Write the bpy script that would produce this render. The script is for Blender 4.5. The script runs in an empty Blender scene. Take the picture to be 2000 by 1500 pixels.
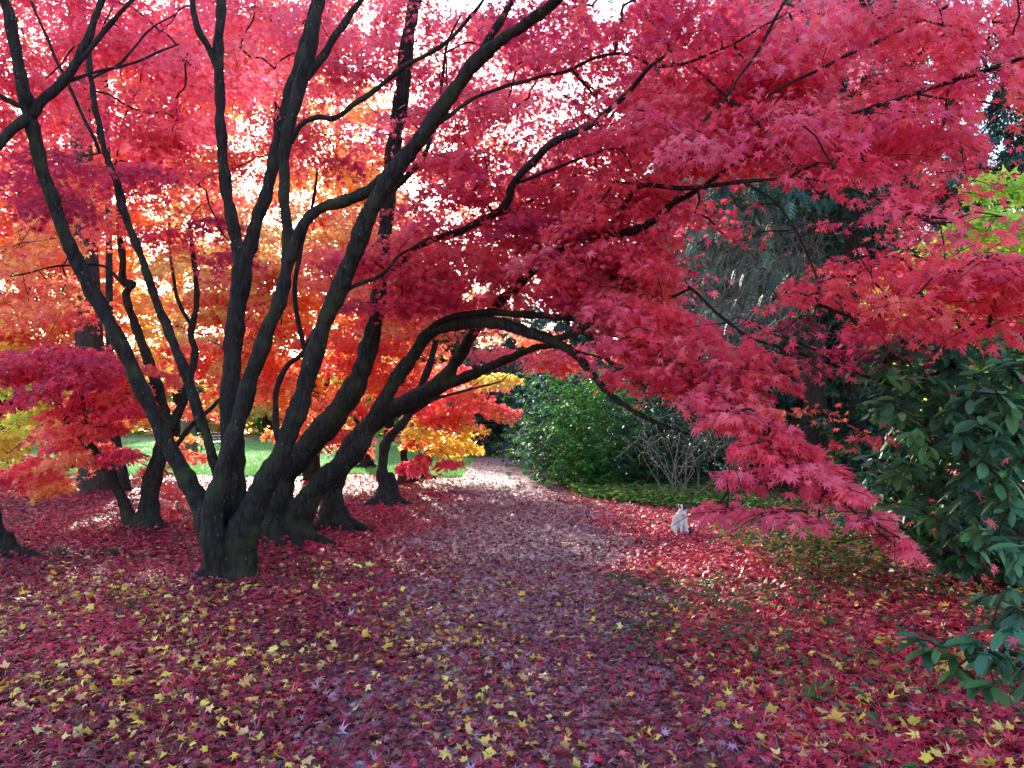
import bpy, bmesh, math, random
import numpy as np
from mathutils import Vector, noise as mnoise

# ------------------------------------------------------------------ camera, world, sun, exposure
S = bpy.context.scene
COL = S.collection
rng = np.random.default_rng(7)
random.seed(7)
F_PX = 1500.0
PITCH = math.atan(60 / 1500)
CAM = np.array([0.0, 0.0, 1.6])
cd = bpy.data.cameras.new('camera')
cd.sensor_width = 36.0
cd.lens = 27.0
cd.clip_start = 0.05
cd.clip_end = 600
cam = bpy.data.objects.new('camera', cd)
COL.objects.link(cam)
cam.location = CAM
cam.rotation_euler = (math.pi / 2 + PITCH, 0, 0)
S.camera = cam

SUN_AZ = math.radians(-18.5)      # left of the view axis (+Y)
SUN_EL = math.radians(17.5)
w = bpy.data.worlds.new('World')
S.world = w
w.use_nodes = True
nt = w.node_tree
sky = nt.nodes.new('ShaderNodeTexSky')
sky.sky_type = 'NISHITA'
sky.sun_disc = False
sky.sun_elevation = SUN_EL
sky.sun_rotation = SUN_AZ
sky.air_density = 1.0
sky.dust_density = 1.6
bg = nt.nodes['Background']
bg.inputs['Strength'].default_value = 0.15
nt.links.new(sky.outputs[0], bg.inputs[0])

sl = bpy.data.lights.new('sun', 'SUN')
sl.energy = 2.6
sl.angle = math.radians(0.6)
sl.color = (1.0, 0.90, 0.76)
sun = bpy.data.objects.new('sun', sl)
COL.objects.link(sun)
sdir = Vector((math.sin(SUN_AZ) * math.cos(SUN_EL), math.cos(SUN_AZ) * math.cos(SUN_EL), math.sin(SUN_EL)))
sun.rotation_euler = sdir.to_track_quat('Z', 'Y').to_euler()

S.view_settings.view_transform = 'Standard'
S.view_settings.look = 'None'
S.view_settings.gamma = 1
S.view_settings.exposure = 2.5
S.render.engine = 'CYCLES'
cy = S.cycles
cy.max_bounces = 12
cy.diffuse_bounces = 9
cy.glossy_bounces = 2
cy.transmission_bounces = 6
cy.transparent_max_bounces = 4
cy.caustics_reflective = False
cy.caustics_refractive = False
cy.use_adaptive_sampling = True
cy.adaptive_threshold = 0.02
cy.use_denoising = True
cy.sample_clamp_indirect = 6

# ------------------------------------------------------------------ helpers
CP, SP = math.cos(PITCH), math.sin(PITCH)

def P(px, py, d):
    """world point seen at photo pixel (px, py) and standing d metres ahead"""
    u = (px - 1000) / F_PX
    v = (750 - py) / F_PX
    t = d / (CP - v * SP)
    return np.array([u * t, d, CAM[2] + t * (SP + v * CP)])

def Gd(py):
    """distance of the level ground seen at pixel row py"""
    v = (750 - py) / F_PX
    t = -CAM[2] / (SP + v * CP)
    return t * (CP - v * SP)

def G(px, py):
    return P(px, py, Gd(py))

def proj(p):
    """pixel of world points (n,3)"""
    q = p - CAM
    z = q[:, 1] * CP + q[:, 2] * SP
    yy = -q[:, 1] * SP + q[:, 2] * CP
    z = np.maximum(z, 0.05)
    return 1000 + F_PX * q[:, 0] / z, 750 - F_PX * yy / z

def hgt(x, y):
    return 0.025 * np.sin(x * 1.1 + 0.6) * np.sin(y * 0.7) + 0.012 * np.sin(x * 3.1 + y * 1.7)

def path_c(y):
    return np.interp(y, [-20, 0, 6, 10, 15, 18.5, 22, 27, 31, 35, 40, 50],
                     [0.3, 0.15, 0.1, 0.15, -0.05, -0.15, -0.3, -0.45, -0.3, 0.5, 3.0, 10.0])

def path_w(y):
    return np.interp(y, [-20, 6, 12, 18, 27, 40], [1.25, 1.25, 1.35, 1.15, 0.85, 0.9])

def tag(o, label=None, cat=None, group=None, kind=None):
    if label: o['label'] = label
    if cat: o['category'] = cat
    if group: o['group'] = group
    if kind: o['kind'] = kind
    return o

def empty(name, loc, label, cat, group=None):
    o = bpy.data.objects.new(name, None)
    COL.objects.link(o)
    o.location = [float(v) for v in loc]
    o.empty_display_size = 0.2
    return tag(o, label, cat, group)

def link(name, me, mat, parent=None):
    o = bpy.data.objects.new(name, me)
    if mat is not None:
        me.materials.clear()
        me.materials.append(mat)
    COL.objects.link(o)
    if parent is not None:
        o.parent = parent
        o.matrix_parent_inverse.identity()
        if parent.parent is None:
            o.location = [-v for v in parent.location]     # mesh data is in world space
    return o

def mesh_np(name, verts, faces, colors=None, smooth=False):
    """faces: (m,k) int array, all the same size"""
    me = bpy.data.meshes.new(name)
    verts = np.ascontiguousarray(verts, dtype=np.float32)
    faces = np.ascontiguousarray(faces, dtype=np.int32)
    m, k = faces.shape
    me.vertices.add(len(verts))
    me.vertices.foreach_set('co', verts.ravel())
    me.loops.add(m * k)
    me.loops.foreach_set('vertex_index', faces.ravel())
    me.polygons.add(m)
    me.polygons.foreach_set('loop_start', np.arange(0, m * k, k, dtype=np.int32))
    if smooth:
        me.polygons.foreach_set('use_smooth', np.ones(m, dtype=bool))
    if colors is not None:
        a = me.attributes.new('leaf_color', 'FLOAT_COLOR', 'POINT')
        c = np.ones((len(verts), 4), dtype=np.float32)
        c[:, :3] = colors
        a.data.foreach_set('color', c.ravel())
    me.update(calc_edges=True)
    return me

# ---- tubes
def catmull(pts, step):
    pts = np.asarray(pts, float)
    if len(pts) < 3:
        n = max(2, int(np.linalg.norm(pts[1, :3] - pts[0, :3]) / step) + 1)
        t = np.linspace(0, 1, n)[:, None]
        return pts[0] * (1 - t) + pts[1] * t
    q = np.vstack([2 * pts[0] - pts[1], pts, 2 * pts[-1] - pts[-2]])
    out = []
    for i in range(1, len(q) - 2):
        n = max(2, int(np.linalg.norm(q[i + 1, :3] - q[i, :3]) / step) + 1)
        t = np.linspace(0, 1, n, endpoint=False)[:, None]
        a, b, c, d = q[i - 1], q[i], q[i + 1], q[i + 2]
        out.append(0.5 * ((2 * b) + (-a + c) * t + (2 * a - 5 * b + 4 * c - d) * t ** 2 + (-a + 3 * b - 3 * c + d) * t ** 3))
    out.append(q[-2][None])
    r = np.vstack(out)
    r[:, 3] = np.maximum(r[:, 3], 0.0015)
    return r

def tube(cl, sides):
    """cl: (n,4) centreline + radius -> verts, quads (open rings, pinched ends)"""
    p = cl[:, :3]
    n = len(p)
    tan = np.gradient(p, axis=0)
    tan /= np.linalg.norm(tan, axis=1)[:, None] + 1e-9
    ref = np.array([0.0, 1.0, 0.0]) if abs(tan[0, 1]) < 0.8 else np.array([1.0, 0, 0])
    u = np.empty((n, 3))
    prev = ref
    for i in range(n):
        a = prev - tan[i] * prev.dot(tan[i])
        a /= np.linalg.norm(a) + 1e-9
        u[i] = a
        prev = a
    vv = np.cross(tan, u)
    ang = np.linspace(0, 2 * math.pi, sides, endpoint=False)
    r = cl[:, 3].copy()
    V = p[:, None] + r[:, None, None] * (np.cos(ang)[None, :, None] * u[:, None] + np.sin(ang)[None, :, None] * vv[:, None])
    V = V.reshape(-1, 3)
    i = np.arange(n - 1)[:, None] * sides
    j = np.arange(sides)[None]
    jn = (j + 1) % sides
    f = np.stack([i + j, i + jn, i + sides + jn, i + sides + j], -1).reshape(-1, 4)
    c0, c1 = len(V), len(V) + 1
    V = np.vstack([V, p[:1] - tan[:1] * r[0] * 0.4, p[-1:] + tan[-1:] * r[-1] * 0.6])
    jj = np.arange(0, sides, 2)
    cap0 = np.stack([np.full(len(jj), c0), (jj + 2) % sides, (jj + 1) % sides, jj], -1)
    b = (n - 1) * sides
    cap1 = np.stack([np.full(len(jj), c1), b + jj, b + (jj + 1) % sides, b + (jj + 2) % sides], -1)
    return V, np.vstack([f, cap0, cap1])

class Bag:
    def __init__(s): s.v, s.f, s.n = [], [], 0
    def add(s, V, Fc):
        s.v.append(V); s.f.append(Fc + s.n); s.n += len(V)
    def arrays(s): return np.vstack(s.v), np.vstack(s.f)

def px_line(lst, wob=0.0):
    """[(px,py,d,w_px)] -> (n,4) world centreline"""
    out = []
    for (x, y, d, wd) in lst:
        p = P(x, y, d)
        k = .80 if y < 900 else .80 + .14 * min(1, (y - 900) / 150)
        out.append([p[0], p[1], p[2], wd * 0.5 * k * d / F_PX])
    return np.array(out)

def roughen(cl, amp):
    """small natural crookedness along a limb"""
    n = len(cl)
    s = np.concatenate([[0], np.cumsum(np.linalg.norm(np.diff(cl[:, :3], axis=0), axis=1))])
    o = cl.copy()
    for k in range(3):
        ph = rng.uniform(0, 6.28, 3)
        fr = rng.uniform(3, 12, 3)
        o[:, k] += amp * np.sin(s * fr[0] + ph[0]) * 0.6 + amp * 0.4 * np.sin(s * fr[1] * 2.0 + ph[1])
    o[:, 3] *= 1 + 0.08 * np.sin(s * rng.uniform(9, 15) + rng.uniform(0, 6)) + 0.05 * np.sin(s * rng.uniform(25, 38) + rng.uniform(0, 6))
    return o

def fuse(name, V, Fc, voxel, smooth_iter=2, disp=0.0):
    """weld overlapping closed shapes into one continuous skin"""
    me = mesh_np(name, V, Fc)
    o = bpy.data.objects.new(name, me)
    COL.objects.link(o)
    m = o.modifiers.new('r', 'REMESH')
    m.mode = 'VOXEL'
    m.voxel_size = voxel
    if smooth_iter:
        sm = o.modifiers.new('s', 'SMOOTH')
        sm.iterations = smooth_iter
        sm.factor = 0.5
    dg = bpy.context.evaluated_depsgraph_get()
    dg.update()
    me2 = bpy.data.meshes.new_from_object(o.evaluated_get(dg))
    bpy.data.objects.remove(o)
    bpy.data.meshes.remove(me)
    me2.name = name
    n = len(me2.vertices)
    if disp:
        co = np.empty(n * 3, np.float32); me2.vertices.foreach_get('co', co); co = co.reshape(-1, 3)
        no = np.empty(n * 3, np.float32); me2.vertices.foreach_get('normal', no); no = no.reshape(-1, 3)
        h = np.array([mnoise.noise(Vector((q[0] * 26, q[1] * 26, q[2] * 7))) + .7 * mnoise.noise(Vector((q[0] * 9 + 7, q[1] * 9, q[2] * 5))) for q in co])
        co += no * (h * disp)[:, None]
        me2.vertices.foreach_set('co', co.ravel())
    me2.polygons.foreach_set('use_smooth', np.ones(len(me2.polygons), dtype=bool))
    me2.update()
    return me2

# ---- leaves
def palmate(lobes):
    """star shaped maple leaf, stalk end at the origin, growing along +Y; quads"""
    if lobes == 7:
        ta = [-122, -80, -40, 0, 40, 80, 122]; tl = [.42, .74, .93, 1.0, .93, .74, .42]
        na = [-160, -100, -60, -20, 20, 60, 100, 160]; nl = [.10, .27, .33, .37, .37, .33, .27, .10]
    elif lobes == 5:
        ta = [-100, -48, 0, 48, 100]; tl = [.6, .92, 1.0, .92, .6]
        na = [-150, -72, -24, 24, 72, 150]; nl = [.14, .34, .40, .40, .34, .14]
    elif lobes == 50:   # broad lobed field / norway maple leaf
        ta = [-105, -52, 0, 52, 105]; tl = [.62, .95, 1.0, .95, .62]
        na = [-155, -78, -27, 27, 78, 155]; nl = [.22, .52, .60, .60, .52, .22]
    else:
        ta = [-75, 0, 75]; tl = [.8, 1.0, .8]
        na = [-140, -36, 36, 140]; nl = [.22, .42, .42, .22]
    v = [(0, 0, 0.02)]
    for a, l in zip(ta, tl):
        a = math.radians(a); v.append((l * math.sin(a), l * math.cos(a) + 0.0, -0.22 * l * l))
    for a, l in zip(na, nl):
        a = math.radians(a); v.append((l * math.sin(a), l * math.cos(a), -0.05))
    k = len(ta)
    f = [(0, 1 + k + i, 1 + i, 2 + k + i) for i in range(k)]
    T = np.array(v); T[:, 1] -= 0.0
    return T, np.array(f)

def ellip_leaf():
    """long leathery leaf folded along its midrib"""
    w_ = [0.05, 0.15, 0.185, 0.13, 0.0]
    y_ = [0.0, 0.28, 0.58, 0.84, 1.0]
    v, f = [], []
    for i, (a, b) in enumerate(zip(w_, y_)):
        z = -0.14 * b * b
        v += [(-a, b, z + 0.25 * a), (0, b, z), (a, b, z + 0.25 * a)]
    for i in range(4):
        f += [(3 * i, 3 * i + 1, 3 * i + 4, 3 * i + 3), (3 * i + 1, 3 * i + 2, 3 * i + 5, 3 * i + 4)]
    return np.array(v), np.array(f)

def needle_spray():
    """a short drooping feather of evergreen foliage"""
    v, f = [], []
    for i, y in enumerate([0.05, 0.25, 0.45, 0.65, 0.85]):
        l = 0.34 * (1 - 0.6 * y)
        z = -0.3 * y * y
        for s in (-1, 1):
            b = len(v)
            v += [(0, y, z), (s * l * .55, y + .08, z - .02), (s * l, y + .26, z - .10), (s * l * .3, y + .18, z - .02)]
            f.append((b, b + 1, b + 2, b + 3))
    b = len(v)
    v += [(-.03, 0, 0), (.03, 0, 0), (.02, 1.0, -.3), (-.02, 1.0, -.3)]
    f.append((b, b + 1, b + 2, b + 3))
    return np.array(v), np.array(f)

L7, L5, L3, L50, LE, LN = palmate(7), palmate(5), palmate(3), palmate(50), ellip_leaf(), needle_spray()

def place_leaves(T, pos, az, pitch, roll, size, col, name, mat, parent, curl=None, aspect=None):
    tv, tf = T
    n = len(pos)
    ca, sa, cp, sp = np.cos(az), np.sin(az), np.cos(pitch), np.sin(pitch)
    H = np.stack([ca * cp, sa * cp, -sp], -1)
    N0 = np.stack([ca * sp, sa * sp, cp], -1)
    X0 = np.cross(H, N0)
    cr, sr = np.cos(roll)[:, None], np.sin(roll)[:, None]
    X = X0 * cr + N0 * sr
    N = -X0 * sr + N0 * cr
    k = len(tv)
    z = np.broadcast_to(tv[:, 2], (n, k)).copy()
    if curl is not None:
        z = z * curl[:, None]
    tx = np.broadcast_to(tv[:, 0], (n, k))
    if aspect is not None:
        tx = tx * aspect[:, None]
        z = z + np.abs(tx) * rng.normal(.1, .45, n)[:, None] + (tx ** 2 - .2) * rng.normal(0, .5, n)[:, None]
    else:
        z = z + np.abs(tx) * rng.normal(.10, .22, n)[:, None]
    V = pos[:, None] + size[:, None, None] * (tx[:, :, None] * X[:, None] + tv[None, :, 1, None] * H[:, None] + z[:, :, None] * N[:, None])
    Fc = tf[None] + (np.arange(n) * k)[:, None, None]
    C = np.repeat(col, k, axis=0)
    me = mesh_np(name, V.reshape(-1, 3), Fc.reshape(-1, tf.shape[1]), C)
    return link(name, me, mat, parent)

def pal(colors, n, jit=0.16):
    c = np.array(colors)[rng.integers(0, len(colors), n)]
    return c * rng.uniform(1 - jit, 1 + jit, (n, 1)) * rng.uniform(1 - jit * .4, 1 + jit * .4, (n, 3))

def network(skel, pts):
    """join every spray to the nearest limb or earlier spray; returns parent index (-1-k = limb point k)"""
    n = len(pts)
    d = np.full(n, 1e9); par = np.zeros(n, int)
    for i in range(n):
        q = np.linalg.norm(skel - pts[i], axis=1)
        k = int(np.argmin(q)); d[i] = q[k]; par[i] = -1 - k
    done = np.zeros(n, bool); order = []
    for _ in range(n):
        dd = np.where(done, 1e9, d)
        i = int(np.argmin(dd)); done[i] = True; order.append(i)
        q = np.linalg.norm(pts - pts[i], axis=1) * 1.12
        upd = (q < d) & ~done
        d[upd] = q[upd]; par[upd] = i
    return par, order

def twig_mesh(name, skel, pts, par, order, mat, parent, base=0.0042, sub=0, R=0.4, cap=0.012):
    n = len(pts)
    cnt = np.ones(n)
    for i in reversed(order):
        if par[i] >= 0: cnt[par[i]] += cnt[i]
    bag = Bag()
    for i in order:
        a = skel[-1 - par[i]] if par[i] < 0 else pts[par[i]]
        b = pts[i]
        L = np.linalg.norm(b - a)
        if L < 0.02: continue
        r0 = min(cap, base * cnt[i] ** 0.5 * 1.15)
        r1 = min(cap, base * cnt[i] ** 0.5)
        m1 = a * .66 + b * .34 + rng.normal(0, .05 * L, 3) + np.array([0, 0, .05 * L])
        m2 = a * .33 + b * .67 + rng.normal(0, .05 * L, 3) + np.array([0, 0, .05 * L])
        cl = catmull(np.array([[*a, r0], [*m1, r0], [*m2, r1], [*b, r1]]), max(.08, L / 8))
        bag.add(*tube(cl, 4))
        for _ in range(sub):
            th = rng.uniform(0, 6.28); l = R * rng.uniform(.5, 1.0)
            e = b + np.array([math.cos(th) * l, math.sin(th) * l, -.22 * l + rng.normal(0, .05)])
            mm = (b + e) / 2 + rng.normal(0, .06 * l, 3) + np.array([0, 0, .08 * l])
            bag.add(*tube(catmull(np.array([[*b, base * .8], [*mm, base * .6], [*e, base * .35]]), l / 4), 4))
    if not bag.n: return
    return tag(link(name, mesh_np(name, *bag.arrays(), smooth=True), mat, parent), kind='stuff')

GAPS = [(500, 350, 40, 44, .6), (485, 250, 45, 40, .4), (860, 60, 60, 75, .6), (1000, 290, 70, 60, .75), (1060, 200, 70, 50, .55), (955, 120, 40, 50, .6),
        (1190, 10, 45, 35, .95), (1945, 230, 24, 80, .9), (1930, 90, 22, 80, .8), (1810, 170, 20, 90, .7),
        (800, 60, 25, 60, .5), (1420, 545, 100, 80, .9), (1600, 455, 130, 60, .8), (1480, 395, 70, 35, .75), (1720, 330, 90, 40, .5), (1640, 800, 70, 60, .8), (1560, 640, 80, 40, .6), (1060, 650, 110, 30, .75), (900, 680, 60, 40, .6), (1850, 350, 60, 60, .5), (1965, 350, 50, 90, .9), (1880, 430, 80, 60, .65), (1820, 500, 60, 30, .5), (1120, 240, 80, 100, .45), (1210, 210, 50, 60, .3), (1700, 470, 90, 40, .6), (1930, 640, 70, 40, .4), (1690, 190, 60, 40, .4), (1450, 460, 120, 60, .6), (1560, 480, 50, 45, .7), (1000, 765, 80, 50, .9), (950, 870, 90, 80, .97)]

BARE = np.zeros((270, 330))

def gap_mask(p):
    x, y = proj(p)
    keep = np.ones(len(p), bool)
    ix, iy = np.clip((x // 8).astype(int) + 40, 0, 329), np.clip((y // 8).astype(int) + 40, 0, 269)
    keep &= ~((p[:, 1] < BARE[iy, ix]) & (rng.random(len(p)) < .72))
    for (cx, cy_, rx, ry, pr) in GAPS:
        r = ((x - cx) / rx) ** 2 + ((y - cy_) / ry) ** 2
        k = np.clip(1.6 - r, 0, 1) * pr
        keep &= rng.random(len(p)) > k
    return keep

def scatter(ell):
    """sprays inside picture ellipses pushed out to real distances"""
    C, Rr, Nl, pl = [], [], [], []
    for e in ell:
        cx, cy_, rx, ry, d0, d1, n, R, nl, pa = e
        k = 0
        while k < n:
            a, r = rng.uniform(0, 6.28), math.sqrt(rng.random())
            p = P(cx + rx * r * math.cos(a), cy_ + ry * r * math.sin(a), rng.uniform(d0, d1))
            k += 1
            if p[2] < 0.25: continue
            C.append(p); Rr.append(R * rng.uniform(.7, 1.25)); Nl.append(int(nl * rng.uniform(.7, 1.3))); pl.append(pa)
    return np.array(C), np.array(Rr), np.array(Nl), pl

def spray_leaves(C, Rr, Nl, pl, centre, size, droop=0.35, pitch=(0.25, 0.9), gaps=True, jit=.26, thick=.11):
    pos, az, pit, rol, sz, col = [], [], [], [], [], []
    for c, R, n, pa in zip(C, Rr, Nl, pl):
        out = math.atan2(c[1] - centre[1], c[0] - centre[0]) + rng.normal(0, .5)
        # a flat, drooping fan: several side twigs with leaves in pairs
        r = R * np.sqrt(rng.random(n)); th = rng.uniform(0, 2 * math.pi, n)
        nb = 9
        th = np.where(rng.random(n) < .6, (np.floor(th / (2 * math.pi) * nb) + .5) / nb * 2 * math.pi + rng.normal(0, .12, n), th)
        q = np.stack([r * np.cos(th), r * np.sin(th), -droop * r * r / R + rng.normal(0, thick * R, n)], -1)
        tilt = rng.normal(0.12, .14)
        q[:, 2] -= tilt * (q[:, 0] * math.cos(out) + q[:, 1] * math.sin(out))
        pos.append(c + q)
        az.append(np.where(rng.random(n) < .7, th, out) + rng.normal(0, .6, n))
        pit.append(rng.uniform(pitch[0], pitch[1], n)); rol.append(rng.normal(0, .45, n))
        sz.append(size * rng.uniform(.65, 1.2, n))
        base = np.array(pa[rng.integers(0, len(pa))])
        if rng.random() < .5:
            cc = np.repeat(base[None], n, 0) * rng.uniform(1 - jit, 1 + jit, (n, 1)) * rng.uniform(.94, 1.06, (n, 3))
        else:
            cc = pal(pa, n, jit)
        col.append(cc)
    pos, az, pit, rol, sz, col = map(np.concatenate, (pos, az, pit, rol, sz, col))
    if gaps:
        k = gap_mask(pos)
        pos, az, pit, rol, sz, col = pos[k], az[k], pit[k], rol[k], sz[k], col[k]
    return pos, az, pit, rol, sz, col

# ------------------------------------------------------------------ materials
def newmat(name):
    m = bpy.data.materials.new(name)
    m.use_nodes = True
    return m, m.node_tree.nodes, m.node_tree.links, m.node_tree.nodes['Principled BSDF']

def leaf_mat(name, trans=0.55, rough=0.42, spec=0.35, boost=1.25):
    m, N, Lk, b = newmat(name)
    at = N.new('ShaderNodeAttribute'); at.attribute_name = 'leaf_color'
    b.inputs['Roughness'].default_value = rough
    b.inputs['Specular IOR Level'].default_value = spec
    Lk.new(at.outputs['Color'], b.inputs['Base Color'])
    if trans > 0:
        tr = N.new('ShaderNodeBsdfTranslucent')
        mul = N.new('ShaderNodeVectorMath'); mul.operation = 'MULTIPLY'
        mul.inputs[1].default_value = (boost, boost, boost)
        mn = N.new('ShaderNodeVectorMath'); mn.operation = 'MINIMUM'; mn.inputs[1].default_value = (.95, .95, .95)
        Lk.new(at.outputs['Color'], mul.inputs[0]); Lk.new(mul.outputs[0], mn.inputs[0]); Lk.new(mn.outputs[0], tr.inputs['Color'])
        mx = N.new('ShaderNodeMixShader'); mx.inputs[0].default_value = trans
        Lk.new(b.outputs[0], mx.inputs[1]); Lk.new(tr.outputs[0], mx.inputs[2])
        Lk.new(mx.outputs[0], N['Material Output'].inputs['Surface'])
    return m

M_leaf = leaf_mat('maple_leaf', .58, .40, .40)
M_litter = leaf_mat('fallen_leaf', .12, .48, .22)
M_green = leaf_mat('evergreen_leaf', .24, .40, .30)
M_under = leaf_mat('undergrowth_leaf', .3, .6, .12)
M_gloss = leaf_mat('laurel_leaf', .34, .5, .16)
M_conifer = leaf_mat('needle_foliage', .18, .5, .3)
M_grass = leaf_mat('grass_blade', .45, .45, .3)

def bark_mat(name, c0, c1, moss=0.5, lichen=0.5, scale=1.0):
    m, N, Lk, b = newmat(name)
    tc = N.new('ShaderNodeTexCoord')
    mp = N.new('ShaderNodeMapping'); mp.inputs['Scale'].default_value = (9 * scale, 9 * scale, 2.2 * scale)
    Lk.new(tc.outputs['Object'], mp.inputs[0])
    n1 = N.new('ShaderNodeTexNoise'); n1.inputs['Scale'].default_value = 3; n1.inputs['Detail'].default_value = 8; n1.inputs['Roughness'].default_value = .65
    Lk.new(mp.outputs[0], n1.inputs[0])
    r = N.new('ShaderNodeValToRGB')
    r.color_ramp.elements[0].position = .40; r.color_ramp.elements[0].color = (*c0, 1)
    r.color_ramp.elements[1].position = .72; r.color_ramp.elements[1].color = (*c1, 1)
    Lk.new(n1.outputs[0], r.inputs[0])
    # moss patches
    n2 = N.new('ShaderNodeTexNoise'); n2.inputs['Scale'].default_value = 3.2; n2.inputs['Detail'].default_value = 6
    Lk.new(tc.outputs['Object'], n2.inputs[0])
    r2 = N.new('ShaderNodeValToRGB'); r2.color_ramp.elements[0].position = .52; r2.color_ramp.elements[1].position = .70
    r2.color_ramp.elements[1].color = (moss, moss, moss, 1)
    Lk.new(n2.outputs[0], r2.inputs[0])
    mx = N.new('ShaderNodeMix'); mx.data_type = 'RGBA'
    Lk.new(r2.outputs[0], mx.inputs[0]); Lk.new(r.outputs[0], mx.inputs[6]); mx.inputs[7].default_value = (.034, .038, .012, 1)
    # pale lichen flecks
    vo = N.new('ShaderNodeTexVoronoi'); vo.inputs['Scale'].default_value = 22
    mp2 = N.new('ShaderNodeMapping'); mp2.inputs['Scale'].default_value = (1.4, 1.4, .6)
    Lk.new(tc.outputs['Object'], mp2.inputs[0]); Lk.new(mp2.outputs[0], vo.inputs[0])
    n3 = N.new('ShaderNodeTexNoise'); n3.inputs['Scale'].default_value = 5; Lk.new(tc.outputs['Object'], n3.inputs[0])
    lt = N.new('ShaderNodeMath'); lt.operation = 'LESS_THAN'; lt.inputs[1].default_value = .17
    Lk.new(vo.outputs['Distance'], lt.inputs[0])
    gt = N.new('ShaderNodeMath'); gt.operation = 'GREATER_THAN'; gt.inputs[1].default_value = .55
    Lk.new(n3.outputs[0], gt.inputs[0])
    an = N.new('ShaderNodeMath'); an.operation = 'MULTIPLY'; Lk.new(lt.outputs[0], an.inputs[0]); Lk.new(gt.outputs[0], an.inputs[1])
    an2 = N.new('ShaderNodeMath'); an2.operation = 'MULTIPLY'; Lk.new(an.outputs[0], an2.inputs[0]); an2.inputs[1].default_value = lichen
    mx2 = N.new('ShaderNodeMix'); mx2.data_type = 'RGBA'
    Lk.new(an2.outputs[0], mx2.inputs[0]); Lk.new(mx.outputs[2], mx2.inputs[6]); mx2.inputs[7].default_value = (.11, .115, .10, 1)
    Lk.new(mx2.outputs[2], b.inputs['Base Color'])
    b.inputs['Roughness'].default_value = .82
    b.inputs['Specular IOR Level'].default_value = .25
    bu = N.new('ShaderNodeBump'); bu.inputs['Strength'].default_value = .9; bu.inputs['Distance'].default_value = .035
    Lk.new(n1.outputs[0], bu.inputs['Height']); Lk.new(bu.outputs[0], b.inputs['Normal'])
    return m

M_bark = bark_mat('maple_bark', (.005, .004, .004), (.034, .026, .024), .7, .8)
M_twig = bark_mat('twig_bark', (.014, .009, .009), (.040, .026, .024), .1, .1)
M_cedar = bark_mat('cedar_bark', (.030, .018, .016), (.10, .062, .055), .15, .1, .9)
M_palebark = bark_mat('grey_bark', (.10, .09, .085), (.24, .22, .21), .2, .2)
M_deadtwig = bark_mat('dead_twig', (.09, .085, .082), (.24, .225, .215), .1, .1)

M_paletwig = bark_mat('pale_twig', (.16, .15, .13), (.36, .33, .30), .1, .1)

def ground_mat(name, cols, scale, rough, bump, spec=.35):
    m, N, Lk, b = newmat(name)
    tc = N.new('ShaderNodeTexCoord')
    ns = N.new('ShaderNodeTexNoise'); ns.inputs['Scale'].default_value = 5; ns.inputs['Detail'].default_value = 4
    Lk.new(tc.outputs['Object'], ns.inputs[0])
    ad = N.new('ShaderNodeVectorMath'); ad.operation = 'MULTIPLY_ADD'
    ad.inputs[1].default_value = (.12, .12, .12)
    Lk.new(ns.outputs['Color'], ad.inputs[0]); Lk.new(tc.outputs['Object'], ad.inputs[2])
    vo = N.new('ShaderNodeTexVoronoi'); vo.inputs['Scale'].default_value = scale
    Lk.new(ad.outputs[0], vo.inputs[0])
    sp = N.new('ShaderNodeSeparateColor'); Lk.new(vo.outputs['Color'], sp.inputs[0])
    r = N.new('ShaderNodeValToRGB'); r.color_ramp.interpolation = 'CONSTANT'
    e = r.color_ramp.elements
    e[0].position = 0; e[0].color = (*cols[0], 1)
    e[1].position = 1 / len(cols); e[1].color = (*cols[1], 1)
    for i in range(2, len(cols)):
        q = e.new(i / len(cols)); q.color = (*cols[i], 1)
    Lk.new(sp.outputs[0], r.inputs[0])
    Lk.new(r.outputs[0], b.inputs['Base Color'])
    b.inputs['Roughness'].default_value = rough
    b.inputs['Specular IOR Level'].default_value = spec
    bu = N.new('ShaderNodeBump'); bu.inputs['Strength'].default_value = bump; bu.inputs['Distance'].default_value = .03
    Lk.new(sp.outputs[1], bu.inputs['Height']); Lk.new(bu.outputs[0], b.inputs['Normal'])
    return m

M_ground = ground_mat('leaf_mould', [(.10, .012, .02), (.19, .015, .03), (.06, .02, .02), (.26, .02, .04), (.13, .03, .04), (.05, .025, .02)], 17, .8, .5, .1)
M_path = ground_mat('path_gravel', [(.16, .11, .14), (.17, .08, .12), (.19, .15, .18), (.15, .06, .09), (.12, .09, .11), (.17, .13, .16)], 34, .42, .6, .5)
M_lawn = ground_mat('lawn_turf', [(.035, .10, .03), (.05, .13, .035), (.03, .085, .028), (.06, .12, .04)], 9, .8, .3, .2)
M_soil_shade = ground_mat('soil_and_shade', [(.03, .022, .018), (.045, .03, .022), (.02, .03, .014), (.06, .02, .02)], 14, .8, .5, .2)

# palettes (linear leaf colours; purple and crimson carry shade, pink carries sky sheen)
RED = [(.86, .085, .150), (.76, .070, .140), (.88, .12, .155), (.66, .055, .125), (.88, .15, .14)]
CRIM = [(.66, .055, .145), (.54, .050, .135), (.74, .065, .150), (.46, .050, .13)]
PINK = [(.88, .17, .26), (.82, .13, .22), (.90, .20, .26), (.74, .10, .20)]
SCAR = [(.88, .18, .13), (.86, .13, .13), (.90, .25, .13), (.80, .10, .12)]
ORNG = [(.88, .34, .11), (.86, .26, .10), (.88, .44, .13), (.84, .18, .11)]
YELL = [(.86, .62, .12), (.88, .54, .10), (.80, .66, .14)]
GOLD = [(.88, .64, .25), (.88, .54, .18), (.80, .64, .24), (.86, .44, .16)]
LIME = [(.46, .62, .08), (.58, .62, .09), (.34, .52, .07)]
PURP = [(.30, .024, .080), (.36, .024, .085), (.24, .026, .075)]
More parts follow.
